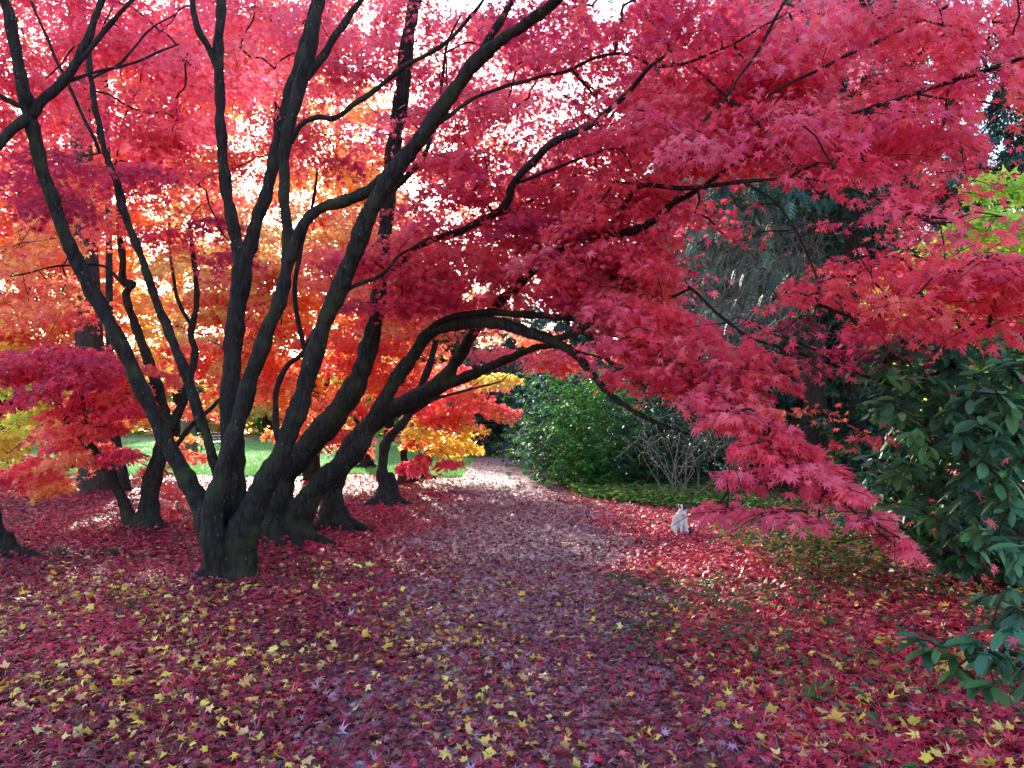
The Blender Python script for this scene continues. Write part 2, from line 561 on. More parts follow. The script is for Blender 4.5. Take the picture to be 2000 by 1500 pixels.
RHOD = [(.040, .115, .058), (.055, .145, .062), (.032, .095, .058), (.070, .16, .055)]
LAUR = [(.035, .145, .035), (.055, .19, .036), (.026, .11, .036), (.08, .22, .035)]
TEAL = [(.055, .140, .115), (.075, .170, .140), (.040, .105, .088)]
DARK = [(.022, .064, .045), (.034, .085, .052), (.018, .050, .036)]

# ------------------------------------------------------------------ setting: ground, path, lawn
def sheet(name, xs, ys, mat, dz=0.0):
    X, Y = np.meshgrid(xs, ys)
    Z = hgt(X, Y) + dz
    V = np.stack([X, Y, Z], -1).reshape(-1, 3)
    nx = len(xs)
    i = (np.arange(len(ys) - 1)[:, None] * nx + np.arange(nx - 1)[None]).ravel()
    Fc = np.stack([i, i + 1, i + nx + 1, i + nx], -1)
    return tag(link(name, mesh_np(name, V, Fc, smooth=True), mat), kind='structure')

def grad(a, b, fine0, fine1, st):
    return np.unique(np.concatenate([np.linspace(a, fine0, 12), np.arange(fine0, fine1, st), np.linspace(fine1, b, 12)]))

sheet('ground', grad(-250, 250, -24, 24, .4), grad(-60, 300, -6, 46, .4), M_ground)

def strip(name, ys, left, right, mat, dz, nx=12):
    V = []
    for y in ys:
        l, r = left(y), right(y)
        xs = np.linspace(l, r, nx)
        V.append(np.stack([xs, np.full(nx, y), hgt(xs, np.full(nx, y)) + dz], -1))
    V = np.vstack(V)
    i = (np.arange(len(ys) - 1)[:, None] * nx + np.arange(nx - 1)[None]).ravel()
    Fc = np.stack([i, i + 1, i + nx + 1, i + nx], -1)
    return tag(link(name, mesh_np(name, V, Fc, smooth=True), mat), kind='structure')

wob = lambda y, k: 0.12 * math.sin(y * 1.7 + k) + .07 * math.sin(y * 4.3 + 2 * k)
strip('path', np.arange(-8, 50, .25), lambda y: path_c(y) - path_w(y) + wob(y, 1), lambda y: path_c(y) + path_w(y) + wob(y, 4), M_path, .010)
# lawn left of the path beyond the maples, and the verge in front of the laurel
strip('lawn', np.arange(20.5, 70, .5), lambda y: -26 - (y - 20) * .3, lambda y: min(path_c(y) - path_w(y) - .1 + wob(y, 2), -0.2 + 0 * y), M_lawn, .006, 40)
strip('grass_verge', np.arange(12.8, 36, .4), lambda y: path_c(y) + path_w(y) + .1 + wob(y, 3) + max(0, (15.5 - y)) * .55, lambda y: path_c(y) + path_w(y) + 5.5, M_soil_shade, .006, 16)

strip('soil_and_shade', np.arange(6.2, 13.4, .3), lambda y: 2.75 + .25 * math.sin(y * 2.3) - (.9 if y > 10.6 else 0), lambda y: 11.0, M_soil_shade, .006, 24)  # dark soil sheet, also standing in for shade under the rhododendron

# ------------------------------------------------------------------ tree builder
def limb_tree(name, label, cat, base, limbs, branches, ell, leafT, size, mat=M_bark, voxel=.016, sub=2, gaps=True, disp=.004, twig_r=.0042,
              pitch=(.25, .9), branch_name='branch', group=None, roots=1, more=1.0, droop=.35, amp=.008):
    """trunk (fused stems) + each branch + twigs + crown of single leaves"""
    root = empty(name, base, label, cat, group)
    bag = Bag(); skel = []
    for lm in limbs:
        cl = roughen(catmull(px_line(lm), .05), amp)
        low = np.clip(1 - cl[:, 2] / .35, 0, 1.2)
        cl[:, 3] *= 1 + .22 * low ** 2
        bag.add(*tube(cl, 14))
        skel.append(cl[2:, :3])
    for lm in limbs[:roots]:
        q = px_line(lm[:2]); c0 = q[0] + (q[1] - q[0]) * .3; r0 = q[0, 3]
        for i in range(5):
            a = i / 5 * 6.283 + rng.uniform(-.4, .4); Lr = r0 * rng.uniform(2.0, 3.2)
            dv = np.array([math.cos(a), math.sin(a)])
            g = np.array([base[0], base[1]]) + (c0[:2] - np.array([base[0], base[1]])) * .8
            bag.add(*tube(catmull(np.array([[*(g + dv * r0 * .35), .26, r0 * .5], [*(g + dv * r0 * .95), .10, r0 * .42], [*(g + dv * Lr * .75), .02, r0 * .26], [*(g + dv * Lr), -.05, r0 * .12]]), .04), 8))
    trunk = link('trunk', fuse('trunk', *bag.arrays(), voxel, 2, disp), mat, root)
    for br in branches:
        cl = roughen(catmull(px_line(br), .05), amp)
        V, Fc = tube(cl, 10)
        link(branch_name, mesh_np(branch_name, V, Fc, smooth=True), mat, trunk)
        skel.append(cl[:, :3])
    skel = np.vstack(skel)
    skel = skel[skel[:, 2] > 1.2] if (skel[:, 2] > 1.2).any() else skel
    if ell:
        C, Rr, Nl, pl = scatter(ell)
        Nl = (Nl * more).astype(int)
        par, order = network(skel[::2], C)
        twig_mesh('twigs', skel[::2], C, par, order, M_twig, root, twig_r, sub, .4)
        a = spray_leaves(C, Rr, Nl, pl, base, size, gaps=gaps, pitch=pitch, droop=droop)
        place_leaves(leafT, *a, 'crown', M_leaf, root)
    return root

# ---- A: the big many-stemmed maple in front
A_limbs = [
 [(428,1150,7.6,58),(420,1075,7.6,54),(402,1010,7.6,52),(370,945,7.6,42),(335,880,7.6,38),(290,790,7.55,36),(230,660,7.45,36),(180,570,7.4,34),(140,490,7.3,33),(100,380,7.2,32),(70,290,7.1,32),(58,215,7.0,36),(45,170,6.9,30),(30,90,6.8,28),(8,0,6.7,26),(-20,-110,6.5,20),(-30,-200,6.4,12)],
 [(452,1150,7.8,56),(456,1060,7.85,54),(458,960,7.8,56),(455,880,7.85,52),(448,790,7.9,46),(455,690,7.95,44),(462,610,8,44),(472,540,8.05,46),(478,490,8.1,40)],
 [(474,520,8.1,36),(455,440,8.15,30),(440,350,8.2,28),(432,260,8.2,26),(428,160,8.2,25),(428,70,8.2,23),(432,0,8.2,22),(430,-120,8.2,14)],
 [(480,515,8.1,34),(500,440,8.1,32),(522,370,8.1,30),(538,290,8.15,28),(556,215,8.2,26),(580,130,8.2,24),(600,60,8.2,22),(618,0,8.2,20),(650,-120,8.2,14)],
 [(430,1120,7.5,50),(415,1025,7.45,50),(432,940,7.4,46),(458,850,7.4,42),(490,740,7.35,40),(515,665,7.3,38),(545,590,7.3,36),(562,510,7.3,32),(560,440,7.3,28),(554,350,7.3,27),(562,260,7.3,30),(585,170,7.3,32),(607,90,7.25,32),(622,0,7.2,30),(650,-120,7.1,18)],
 [(468,1150,7.55,64),(476,1045,7.5,64),(505,970,7.45,57),(545,890,7.4,49),(580,810,7.35,46),(605,720,7.3,45),(630,640,7.25,43),(665,560,7.2,44),(700,470,7.1,44),(735,390,7.0,42),(790,310,6.9,40),(850,230,6.75,38),(905,150,6.6,36),(970,85,6.45,32),(1030,45,6.3,28),(1085,0,6.2,25),(1180,-80,6.0,18),(1320,-160,5.7,12)],
 [(568,510,7.28,28),(592,440,7.2,27),(630,405,7.15,28),(690,388,7.1,28),(735,358,7.02,26),(790,305,6.9,24)],
 [(440,1000,7.8,26),(425,925,7.8,24),(405,860,7.8,24),(380,780,7.8,26),(350,700,7.8,25),(325,635,7.8,23),(300,575,7.8,21),(275,500,7.8,19),(245,420,7.8,18),(225,350,7.8,17),(205,290,7.8,16),(190,230,7.8,15),(178,160,7.8,14),(175,90,7.8,13),(190,20,7.8,12),(215,-60,7.8,8)],
]
A_br = [
 [(60,225,7,28),(85,195,7,28),(125,160,7,24),(150,120,7.,22),(172,70,7,19),(192,15,7,17),(225,-60,7,12)],
 [(58,228,7,26),(20,255,6.9,26),(-10,290,6.8,24),(-60,330,6.7,20),(-130,350,6.6,14)],
 [(50,215,7,14),(0,187,6.9,13),(-60,140,6.8,10)],
 [(426,140,8.2,18),(408,95,8.15,17),(388,60,8.1,16),(378,20,8.1,15),(378,-60,8.1,10)],
 [(592,160,7.3,22),(630,110,7.3,20),(665,55,7.3,18),(705,0,7.3,15),(760,-80,7.3,9)],
 [(566,280,7.3,14),(590,245,7.3,13),(620,228,7.25,13),(650,232,7.2,13),(690,205,7.15,13),(735,172,7.1,13),(800,125,7.0,12),(870,85,6.9,11),(920,30,6.8,9),(960,-30,6.7,6)],
 [(895,165,6.62,22),(945,90,6.6,20),(985,30,6.6,18),(1020,-40,6.6,12)],
 [(150,125,7,14),(205,60,7,13),(250,10,7,10),(290,-30,7,7)],
 [(195,300,7.8,9),(165,230,7.7,8),(130,160,7.6,8),(90,70,7.6,7),(60,0,7.6,6)],
 [(180,150,7.8,8),(240,120,7.8,7),(290,60,7.9,5),(340,30,8,4)],
 [(120,160,7,12),(190,140,7.2,8),(270,120,7.4,7),(350,85,7.6,5)],
 [(820,270,6.8,12),(880,225,6.7,10),(950,180,6.6,9),(1040,155,6.4,9),(1100,140,6.3,8),(1200,105,6.1,8),(1300,130,5.9,7),(1400,100,5.7,6),(1540,25,5.5,4)],
 [(640,612,7.25,10),(690,560,7.3,11),(740,540,7.4,9),(780,500,7.5,7),(830,470,7.6,5)],
 [(1085,0,6.2,14),(1250,-60,5.8,13),(1400,-70,5.5,12),(1560,-40,5.2,11),(1700,-60,4.9,10),(1850,-40,4.7,8),(2000,0,4.5,6)],
 [(1560,-40,5.2,9),(1500,60,5.3,8),(1460,130,5.3,7),(1420,190,5.3,6)],
 [(1850,10,4.8,7),(1740,70,5.0,9),(1650,110,5.1,9),(1570,150,5.2,7),(1500,185,5.3,5)],
 [(2080,80,4.3,9),(2000,112,4.4,10),(1880,150,4.6,11),(1770,190,4.7,10),(1670,222,4.9,7),(1600,240,5.0,4)],
 [(1785,186,4.7,6),(1860,195,4.6,6),(1940,200,4.5,5),(2020,230,4.4,4)],
]
A_ell = [
 (120,110,260,210, 8.2,12,34,.50,190,RED+PINK), (420,130,250,220, 8.6,12,30,.50,190,RED+PINK), (250,340,290,120, 8.5,12,18,.48,180,RED+SCAR),
 (180,330,200,70, 7.6,8.6,8,.45,200,CRIM), (380,480,130,60, 8.2,9,4,.40,150,CRIM),  # darker clumps: shade put into the leaf colour
 (690,110,230,180, 8.2,11,24,.5,180,RED+PINK), (620,330,160,110, 8.5,11,4,.42,120,CRIM+ORNG),
 (1150,120,200,150, 6.0,8.5,26,.42,140,RED+CRIM), (1300,150,280,180, 5.4,8,50,.42,140,RED+PINK+CRIM),
 (1540,120,240,150, 5,7.5,36,.38,120,RED+PINK), (1480,260,230,75, 4.8,6.5,30,.34,120,PINK+RED+CRIM),
 (1800,80,200,110, 4.2,6,24,.36,120,RED+PINK), (1700,270,170,70, 4.2,5.4,17,.30,85,PINK+RED),
 (1930,200,90,170, 4,5,11,.3,90,RED), (1000,170,160,150,7,9.5,15,.45,140,RED+CRIM+PINK), (1300,-150,500,90, 5,7,16,.5,120,RED), (400,-170,600,90, 7,10,20,.55,130,RED),
]

# ---- B: second maple, its long limb arching over the path
B_limbs = [
 [(540,1085,9.6,78),(540,1005,9.6,64),(555,930,9.6,60),(600,875,9.5,62),(655,810,9.4,60),(700,740,9.3,52),(725,660,9.3,42),(742,560,9.3,35),(750,480,9.25,34),(757,400,9.2,36),(768,300,9.1,38),(785,180,9,38),(795,90,8.9,34),(812,0,8.8,30),(840,-100,8.7,20)],
 [(580,1085,9.6,70),(588,1005,9.55,58),(630,940,9.5,50),(690,890,9.4,44),(740,800,9.2,38),(775,740,9.1,36),(810,690,9,33),(835,655,8.9,30),(870,640,8.7,27),(925,630,8.4,28),(980,632,8.1,30),(1030,650,7.9,28),(1080,664,7.7,26),(1120,690,7.5,20),(1160,735,7.3,18),(1210,785,7.1,16),(1270,820,6.9,13),(1350,850,6.6,8)],
]
B_br = [
 [(812,688,9,22),(845,640,8.8,20),(890,620,8.6,18),(960,610,8.3,18),(1040,615,8,17),(1110,622,7.7,14),(1180,640,7.3,11),(1300,700,6.5,9),(1420,790,5.6,8),(1540,895,4.9,7),(1650,985,4.5,5),(1740,1060,4.2,4)],
 [(1075,663,7.72,18),(1110,655,7.6,18),(1140,648,7.5,20),(1160,670,7.4,16),(1200,715,7.2,12),(1290,765,6.9,9),(1360,790,6.6,6)],
 [(1145,650,7.5,8),(1155,625,7.5,7),(1175,610,7.5,5)],
 [(555,1000,10,20),(550,920,10,17),(540,830,10,15),(540,760,10,14),(562,715,10,14),(590,690,10,12),(612,650,10,10),(640,590,10,7)],
 [(605,760,9.8,12),(590,660,10,12),(575,580,10,12),(585,500,10,11),(610,400,10,8),(620,330,10,5)],
 [(745,540,9.2,18),(820,480,8.5,18),(900,450,7.8,18),(985,405,7.1,19),(1000,362,6.9,19),(1040,315,6.7,19),(1090,272,6.4,19),(1150,245,6.2,16),(1215,195,6,13),(1265,135,5.8,10),(1310,100,5.7,7)],
 [(1000,362,6.9,9),(1080,330,6.7,8),(1160,300,6.5,7),(1240,285,6.3,5)],
 [(758,380,9.2,16),(800,340,9,14),(830,300,8.8,12),(860,200,8.6,9),(870,100,8.5,7),(900,30,8.4,5)],
 [(1430,790,5.55,6),(1500,850,5.6,5),(1570,880,5.6,4)],
]
HANG = []
hang_line = [(1180,640,7.0),(1260,690,6.4),(1330,735,5.9),(1400,785,5.4),(1460,830,5.0),(1520,880,4.8),(1580,925,4.6),(1640,970,4.45),(1700,1015,4.3),(1745,1050,4.2),(1770,1075,4.15)]
for (x, y, d) in hang_line:
    s = np.interp(x, [1180, 1400, 1600, 1770], [1.0, 1.0, .72, .12])
    HANG.append((x, y - 16 * s, 56 * s, 20 * s, d - .15, d + .3, int(9 * s + 3), .15 * s + .05, int(48 * s + 10), PINK + PINK + RED))
HANG += [(1430,960,70,50,4.5,4.9,4,.17,26,PINK),(1500,900,60,50,4.6,5,4,.18,34,PINK),(1480,1000,70,30,4.4,4.8,3,.14,16,PINK),(1590,990,50,30,4.3,4.6,3,.14,22,PINK)]
B_ell = HANG + [
 (860,480,190,90, 7.6,9.6,26,.42,160,CRIM+RED+PINK), (1000,340,170,100, 7,9,18,.4,150,RED+CRIM), (900,260,160,90, 7.5,9.5,16,.4,140,RED+PINK),
 (760,560,120,50, 8,9,10,.36,150,CRIM+RED), (1150,330,150,90, 6.4,8,14,.4,150,RED+CRIM), (780,60,160,120, 8,10,14,.4,150,RED+PINK),
 (1190,535,170,60, 6.6,8.2,30,.36,150,RED+PINK+CRIM), (1000,530,160,35, 8.6,9.8,14,.34,150,PINK+RED), (1240,620,90,30,6.6,7.4,8,.3,120,PINK+RED), (1330,690,180,60,5.6,7,18,.32,110,RED+PINK), (1430,740,110,35,5.4,6.6,8,.27,80,RED+CRIM),
]

# ---- C: third maple, forked and leaning over the path
C_limbs = [
 [(655,1055,10.9,66),(650,990,10.9,52),(655,930,10.9,48),(690,870,10.8,52),(740,815,10.7,50),(800,785,10.5,48),(860,750,10.3,44),(885,715,10.1,32),(915,665,9.8,29),(940,630,9.6,26),(975,590,9.2,24),(1010,560,8.8,22),(1060,510,8.2,20),(1130,468,7.5,20),(1205,457,6.8,21),(1265,438,6.6,20),(1310,402,6.4,18),(1350,378,6.2,15),(1420,330,5.9,11),(1500,290,5.5,7)],
 [(850,756,10.3,34),(915,735,10,27),(970,710,9.6,22),(1030,685,9.2,18),(1075,676,8.9,14),(1130,688,8.5,10),(1180,700,8.1,7)],
]
C_br = [
 [(1190,455,6.9,13),(1228,385,6.6,13),(1262,360,6.4,12),(1340,368,6.1,12),(1450,355,5.6,10),(1530,345,5.3,8),(1600,318,5.0,5)],
 [(1450,355,5.6,7),(1520,400,5.3,6),(1570,480,5.1,6),(1595,560,5.0,5),(1590,630,4.9,3)],
 [(1530,345,5.3,6),(1640,360,5.0,6),(1760,410,4.7,5),(1850,440,4.5,4)],
 [(1345,560,6.5,7),(1450,650,6.2,8),(1560,690,6.0,8),(1680,730,5.8,7),(1760,760,5.6,4)],
 [(1340,120,6.0,7),(1420,190,5.6,7),(1470,230,5.4,6),(1530,300,5.2,5),(1600,380,5.0,4)],
 [(1100,490,7.9,9),(1200,540,7.2,9),(1290,580,6.7,8),(1350,565,6.5,7)],
]
C_ell = [
 (1250,430,150,100, 6,8,24,.38,130,RED+PINK+CRIM), (1270,570,110,60, 6,7.2,16,.34,130,RED+PINK),
 (1720,420,170,60, 4.4,5.4,9,.28,50,PINK+CRIM), (1870,440,120,80, 4,5,8,.28,70,RED+PINK), (1880,570,110,50, 3.9,4.8,9,.27,60,RED), (1700,535,120,45, 4.4,5.2,9,.26,55,RED),
 (1790,620,120,40,4.2,5,8,.25,45,RED), (1690,640,150,30, 5.2,6.0,6,.28,46,PURP+CRIM), (1600,690,130,30,5.4,6.2,4,.26,40,CRIM+PURP), (1560,560,60,50,4.8,5.2,4,.2,22,RED), (1460,650,60,40,5,6,4,.22,30,RED),  # purple sprays have their shade in the leaf colour
 (1100,440,150,60, 7,8.5,18,.4,150,CRIM+RED), (930,600,90,30, 8.8,9.8,6,.3,110,CRIM+RED), (1500,430,150,50,5,6,6,.22,30,RED), (1960,540,60,120,3.8,4.6,8,.25,60,RED),
 (1590,830,60,50,6,6.6,4,.22,40,SCAR), (1700,830,60,30,5,5.6,2,.16,14,RED),
]
# leaves grow above and behind the bare lower limbs, not in front of them
for br in A_br + B_br + C_br + A_limbs + B_limbs + C_limbs:
    cl = catmull(px_line(br), .05)
    bx_, by_ = proj(cl[:, :3])
    wd_ = np.maximum(1, np.round(cl[:, 3] / cl[:, 1] * F_PX / 8)).astype(int)
    for X_, Y_, D_, W_ in zip((bx_ // 8).astype(int) + 40, (by_ // 8).astype(int) + 40, cl[:, 1], wd_):
        if 2 < X_ < 325 and 2 < Y_ < 265:
            v = BARE[Y_ - W_:Y_ + W_ + 1, X_ - W_:X_ + W_ + 1]
            np.maximum(v, D_ + .05, out=v)
limb_tree('maple_tree', 'largest dark many-stemmed maple in front, its stems fanning out above a split mossy stump', 'tree', G(447, 1122), A_limbs, A_br, A_ell, L7, .057, more=1.4, voxel=.013, disp=.010, roots=2)
limb_tree('maple_tree', 'second maple behind the split stump, one limb arching over the path to a drooping spray', 'tree', G(562, 1065), B_limbs, B_br, B_ell, L7, .065, more=1.35, disp=.010, roots=2)
limb_tree('maple_tree', 'third maple with a flared foot, its trunk leaning right and forking low beside the path', 'tree', G(655, 1034), C_limbs, C_br, C_ell, L7, .058, more=1.35, disp=.010)

# ---- D: small crooked maple with a swollen foot
D_limbs = [[(755,1000,13.7,54),(756,968,13.7,42),(752,945,13.7,34),(747,915,13.7,25),(752,870,13.7,24),(772,842,13.7,22),(795,815,13.7,21),(818,765,13.7,20),(838,715,13.7,18),(855,650,13.7,13),(870,560,13.7,10),(880,480,13.7,6)],
           [(764,985,13.75,40),(770,950,13.75,22),(762,925,13.7,14)]]
D_ell = [(830,560,150,110,12.5,15,22,.55,170,SCAR+RED+ORNG), (700,500,120,90,12.5,15,14,.5,160,SCAR+ORNG), (900,640,80,40,12.5,14,6,.4,120,ORNG+SCAR), (1100,690,170,30,10.8,12,14,.36,110,SCAR+RED),(760,600,80,60,13,15,8,.45,130,ORNG+GOLD)]
limb_tree('maple_tree', 'small crooked maple with a swollen foot, alone behind the leaning forked one', 'tree', G(757, 985), D_limbs,
          [[(800,810,13.7,10),(850,780,13.5,8),(920,760,13.2,6),(980,745,13,4)]], D_ell, L5, .08, sub=1)

# ---- E: left maple with twisting thin stems
E_limbs = [
 [(288,1062,10.4,56),(290,995,10.4,44),(300,930,10.4,41),(318,870,10.5,38),(323,830,10.5,33),(308,760,10.6,28),(285,690,10.7,24),(258,620,10.8,20),(247,575,10.8,18),(262,555,10.8,17),(240,545,10.8,17),(238,500,10.8,16),(232,420,10.9,13),(225,350,11,9)],
 [(318,870,10.5,26),(350,800,10.5,23),(368,750,10.5,21),(381,690,10.6,18),(372,650,10.6,16),(385,590,10.6,14),(378,500,10.6,13),(370,430,10.6,10)],
 [(276,1055,10.4,40),(248,1000,10.4,27),(232,960,10.4,24),(205,905,10.4,22),(170,865,10.4,20),(140,830,10.4,17),(118,800,10.4,13),(100,740,10.4,8)],
]
E_br = [[(332,880,10.5,13),(345,868,10.5,12),(370,835,10.5,11),(410,800,10.5,10),(428,780,10.5,7)],
        [(170,865,10.4,8),(165,800,10.4,7),(145,740,10.3,6),(110,700,10.2,4)],
        [(375,640,10.6,10),(350,590,10.6,9),(335,520,10.7,7),(330,420,10.8,5)],
        [(245,560,10.8,7),(200,520,10.8,6),(120,520,10.6,5),(20,540,10.4,4)]]
E_ell = [(110,715,190,45, 9.4,11,15,.42,160,CRIM+CRIM+RED), (160,790,120,60, 9.8,11.2,13,.36,140,RED+SCAR), (150,870,110,50,10,11.5,12,.34,130,SCAR+RED), (60,930,90,40,10.5,12,8,.34,110,RED+SCAR+ORNG),
         (300,420,180,110,10,13,9,.5,150,SCAR+ORNG), (60,600,120,70,10,12.5,7,.45,140,SCAR+ORNG), (230,740,60,50,10,11,6,.3,110,SCAR), (60,430,120,100,10.5,13,8,.5,150,ORNG+SCAR),(300,960,60,50,11,12,5,.24,60,SCAR),(330,760,40,40,10.8,11.3,3,.22,60,SCAR)]
limb_tree('maple_tree', 'thin twisting maple left of the split stump, with looped stem and low purple sprays', 'tree', G(285, 1042), E_limbs, E_br, E_ell, L5, .08)

# ---- G: maple mostly outside the left edge
limb_tree('maple_tree', 'mossy leaning trunk cut off by the left edge of the photo', 'tree', G(-5, 1088), [[(2,1110,8.6,62),(-10,1050,8.6,48),(-40,960,8.6,40),(-90,820,8.5,34),(-160,600,8.3,28),(-240,300,8.0,20),(-300,100,7.9,10)]], [],
          [(-260,200,200,200,7,9,18,.5,160,RED), (-60,60,120,160,7.6,9,8,.45,140,RED)], L5, .08, sub=1)

# ------------------------------------------------------------------ maples further back
def far_maple(label, bx, by, limbs, ell, size=.11, sub=1, T=L5, group=None, gaps=True, bark=M_bark):
    return limb_tree('maple_tree', label, 'tree', G(bx, by), limbs, [], ell, T, size, mat=bark, voxel=.03, sub=sub, disp=.003, twig_r=.006, group=group, gaps=gaps, amp=.02)

def stem(bx, by, topx, topy, w0, w1, lean=0, dd=0):
    d = Gd(by)
    pts = []
    for t in np.linspace(0, 1, 6):
        pts.append((bx + (topx - bx) * t + lean * math.sin(t * 3.14), by + 12 + (topy - by) * t, d + dd * t, w0 + (w1 - w0) * t))
    return pts

far_maple('scarlet and orange maple behind the front stems, leaves hanging to the grass', 610, 940,
          [stem(610,940,590,560,30,10,14), stem(612,940,680,560,20,8,-10), stem(608,940,500,500,20,8,-10)],
          [(600,700,150,150,15.5,18.5,60,.6,170,SCAR+ORNG), (480,600,110,110,15.5,18.5,36,.6,160,ORNG+SCAR+GOLD), (700,570,130,100,15.5,18.5,44,.6,170,ORNG+SCAR), (640,830,70,60,16,18,14,.45,120,SCAR), (600,470,190,60,15.5,18.5,30,.6,150,ORNG+GOLD), (790,560,80,80,15,18,18,.5,150,SCAR+ORNG), (370,560,80,60,16,18.5,12,.5,130,ORNG+GOLD)], .10)
far_maple('golden maple glowing behind the stems of the front maple', 340, 905,
          [stem(340,905,330,420,24,8,10)],
          [(330,590,150,120,21,26,34,.8,130,GOLD+YELL), (420,560,90,110,22,26,16,.8,120,GOLD), (270,500,110,90,22,26,18,.8,140,ORNG+GOLD), (230,760,90,60,21,24,22,.7,150,SCAR+ORNG), (230,640,90,80,21,25,18,.8,140,ORNG+GOLD), (400,430,90,70,22,26,16,.8,130,GOLD+ORNG)], .13)
far_maple('low red maple before the golden one, its crown a flat dome over the lawn', 450, 925,
          [stem(450,925,430,650,20,8,10)],
          [(430,690,130,45,17,20,28,.6,150,SCAR+RED), (410,760,60,50,17,20,8,.5,110,ORNG+SCAR), (480,730,60,60,17,20,8,.5,110,SCAR),(370,860,40,40,17,19,5,.35,80,ORNG+SCAR)], .11)
far_maple('tall orange maple behind the left front stems', 720, 915,
          [stem(720,915,660,150,30,10,-20), stem(722,915,600,300,18,7,20)],
          [(640,280,150,130,19,25,46,.9,150,ORNG+GOLD), (440,575,50,50,16,18,9,.5,150,ORNG+GOLD), (640,60,200,120,20,26,44,.9,170,SCAR+PINK), (900,200,200,150,19,25,46,.9,150,PINK+SCAR), (1050,90,160,110,19,25,26,.9,150,PINK+RED), (1050,330,130,90,19,24,22,.8,140,SCAR+PINK), (545,560,60,45,16,18,10,.5,150,ORNG+GOLD), (330,220,120,120,20,26,20,.9,150,ORNG+SCAR), (560,430,130,100,19,25,26,.8,140,ORNG+SCAR), (700,420,90,110,19,25,22,.8,140,ORNG+GOLD), (480,180,150,130,20,26,30,.9,140,ORNG+GOLD), (800,420,110,90,19,24,18,.8,140,ORNG+RED), (950,330,110,80,18,23,14,.7,130,ORNG+RED)], .13)
far_maple('orange and yellow maple at the left edge, over the pale verge', 20, 935,
          [stem(20,935,40,350,30,12,14), stem(24,935,-80,450,20,10,-12)],
          [(40,560,170,130,16,21,44,.75,150,ORNG+SCAR), (60,640,120,80,16,20,20,.7,130,YELL+ORNG), (50,430,170,110,17,22,26,.8,150,ORNG+RED), (30,860,90,60,16,19,16,.5,110,LIME+YELL), (140,600,90,100,17,21,20,.7,130,SCAR+ORNG)], .12)
far_maple('bright red maple filling the upper left, far behind the front stems', 130, 915,
          [stem(130,915,200,100,30,10,20), stem(134,915,60,200,22,8,-10)],
          [(200,180,240,180,19,25,80,1.0,160,SCAR+RED), (330,340,150,110,19,25,28,.9,140,ORNG+SCAR+GOLD), (50,280,150,130,19,24,28,.9,150,SCAR+ORNG), (420,60,190,120,20,25,52,1.0,170,RED+PINK), (230,60,260,110,20,25,30,1.0,160,PINK+SCAR), (100,430,200,80,19,24,20,.8,150,ORNG+SCAR), (150,450,160,80,19,24,24,.8,140,SCAR+ORNG)], .13)
far_maple('red and yellow maple beside the lawn, low boughs reaching toward the path', 806, 940,
          [stem(800,942,790,800,24,10,-6), stem(815,938,880,790,12,6,4), stem(822,938,826,840,7,4,3)],
          [(850,760,100,60,16,20,28,.55,140,SCAR+RED), (790,710,80,60,16,20,16,.5,130,ORNG+SCAR), (930,790,60,30,16,19,8,.4,110,SCAR), (960,735,40,14,16,18,6,.3,90,YELL), (860,850,60,35,17,19,12,.4,110,YELL), (900,835,30,20,17,19,5,.3,80,YELL),
           (800,850,40,40,16.5,18,6,.36,100,SCAR+YELL), (840,900,50,15,16,17.5,7,.28,70,SCAR+RED), (800,915,25,15,16,17,3,.22,60,PINK), (700,700,70,60,17,20,12,.5,120,ORNG+LIME), (1010,660,80,30,17,20,6,.35,70,SCAR+ORNG), (700,610,60,30,17,19,5,.35,70,LIME+YELL)], .10, gaps=False)

# ------------------------------------------------------------------ conifers
def trunk_only(cl, sides=16, flute=.0):
    V, Fc = tube(cl, sides)
    if flute:
        n = len(cl); c = np.repeat(cl[:, :3], sides, 0)
        a = np.tile(np.arange(sides), n)
        k = 1 + flute * np.where(a % 2 == 0, 1, -1) + rng.normal(0, flute * .3, n * sides)
        V[:n * sides] = c + (V[:n * sides] - c) * k[:, None]
    return V, Fc

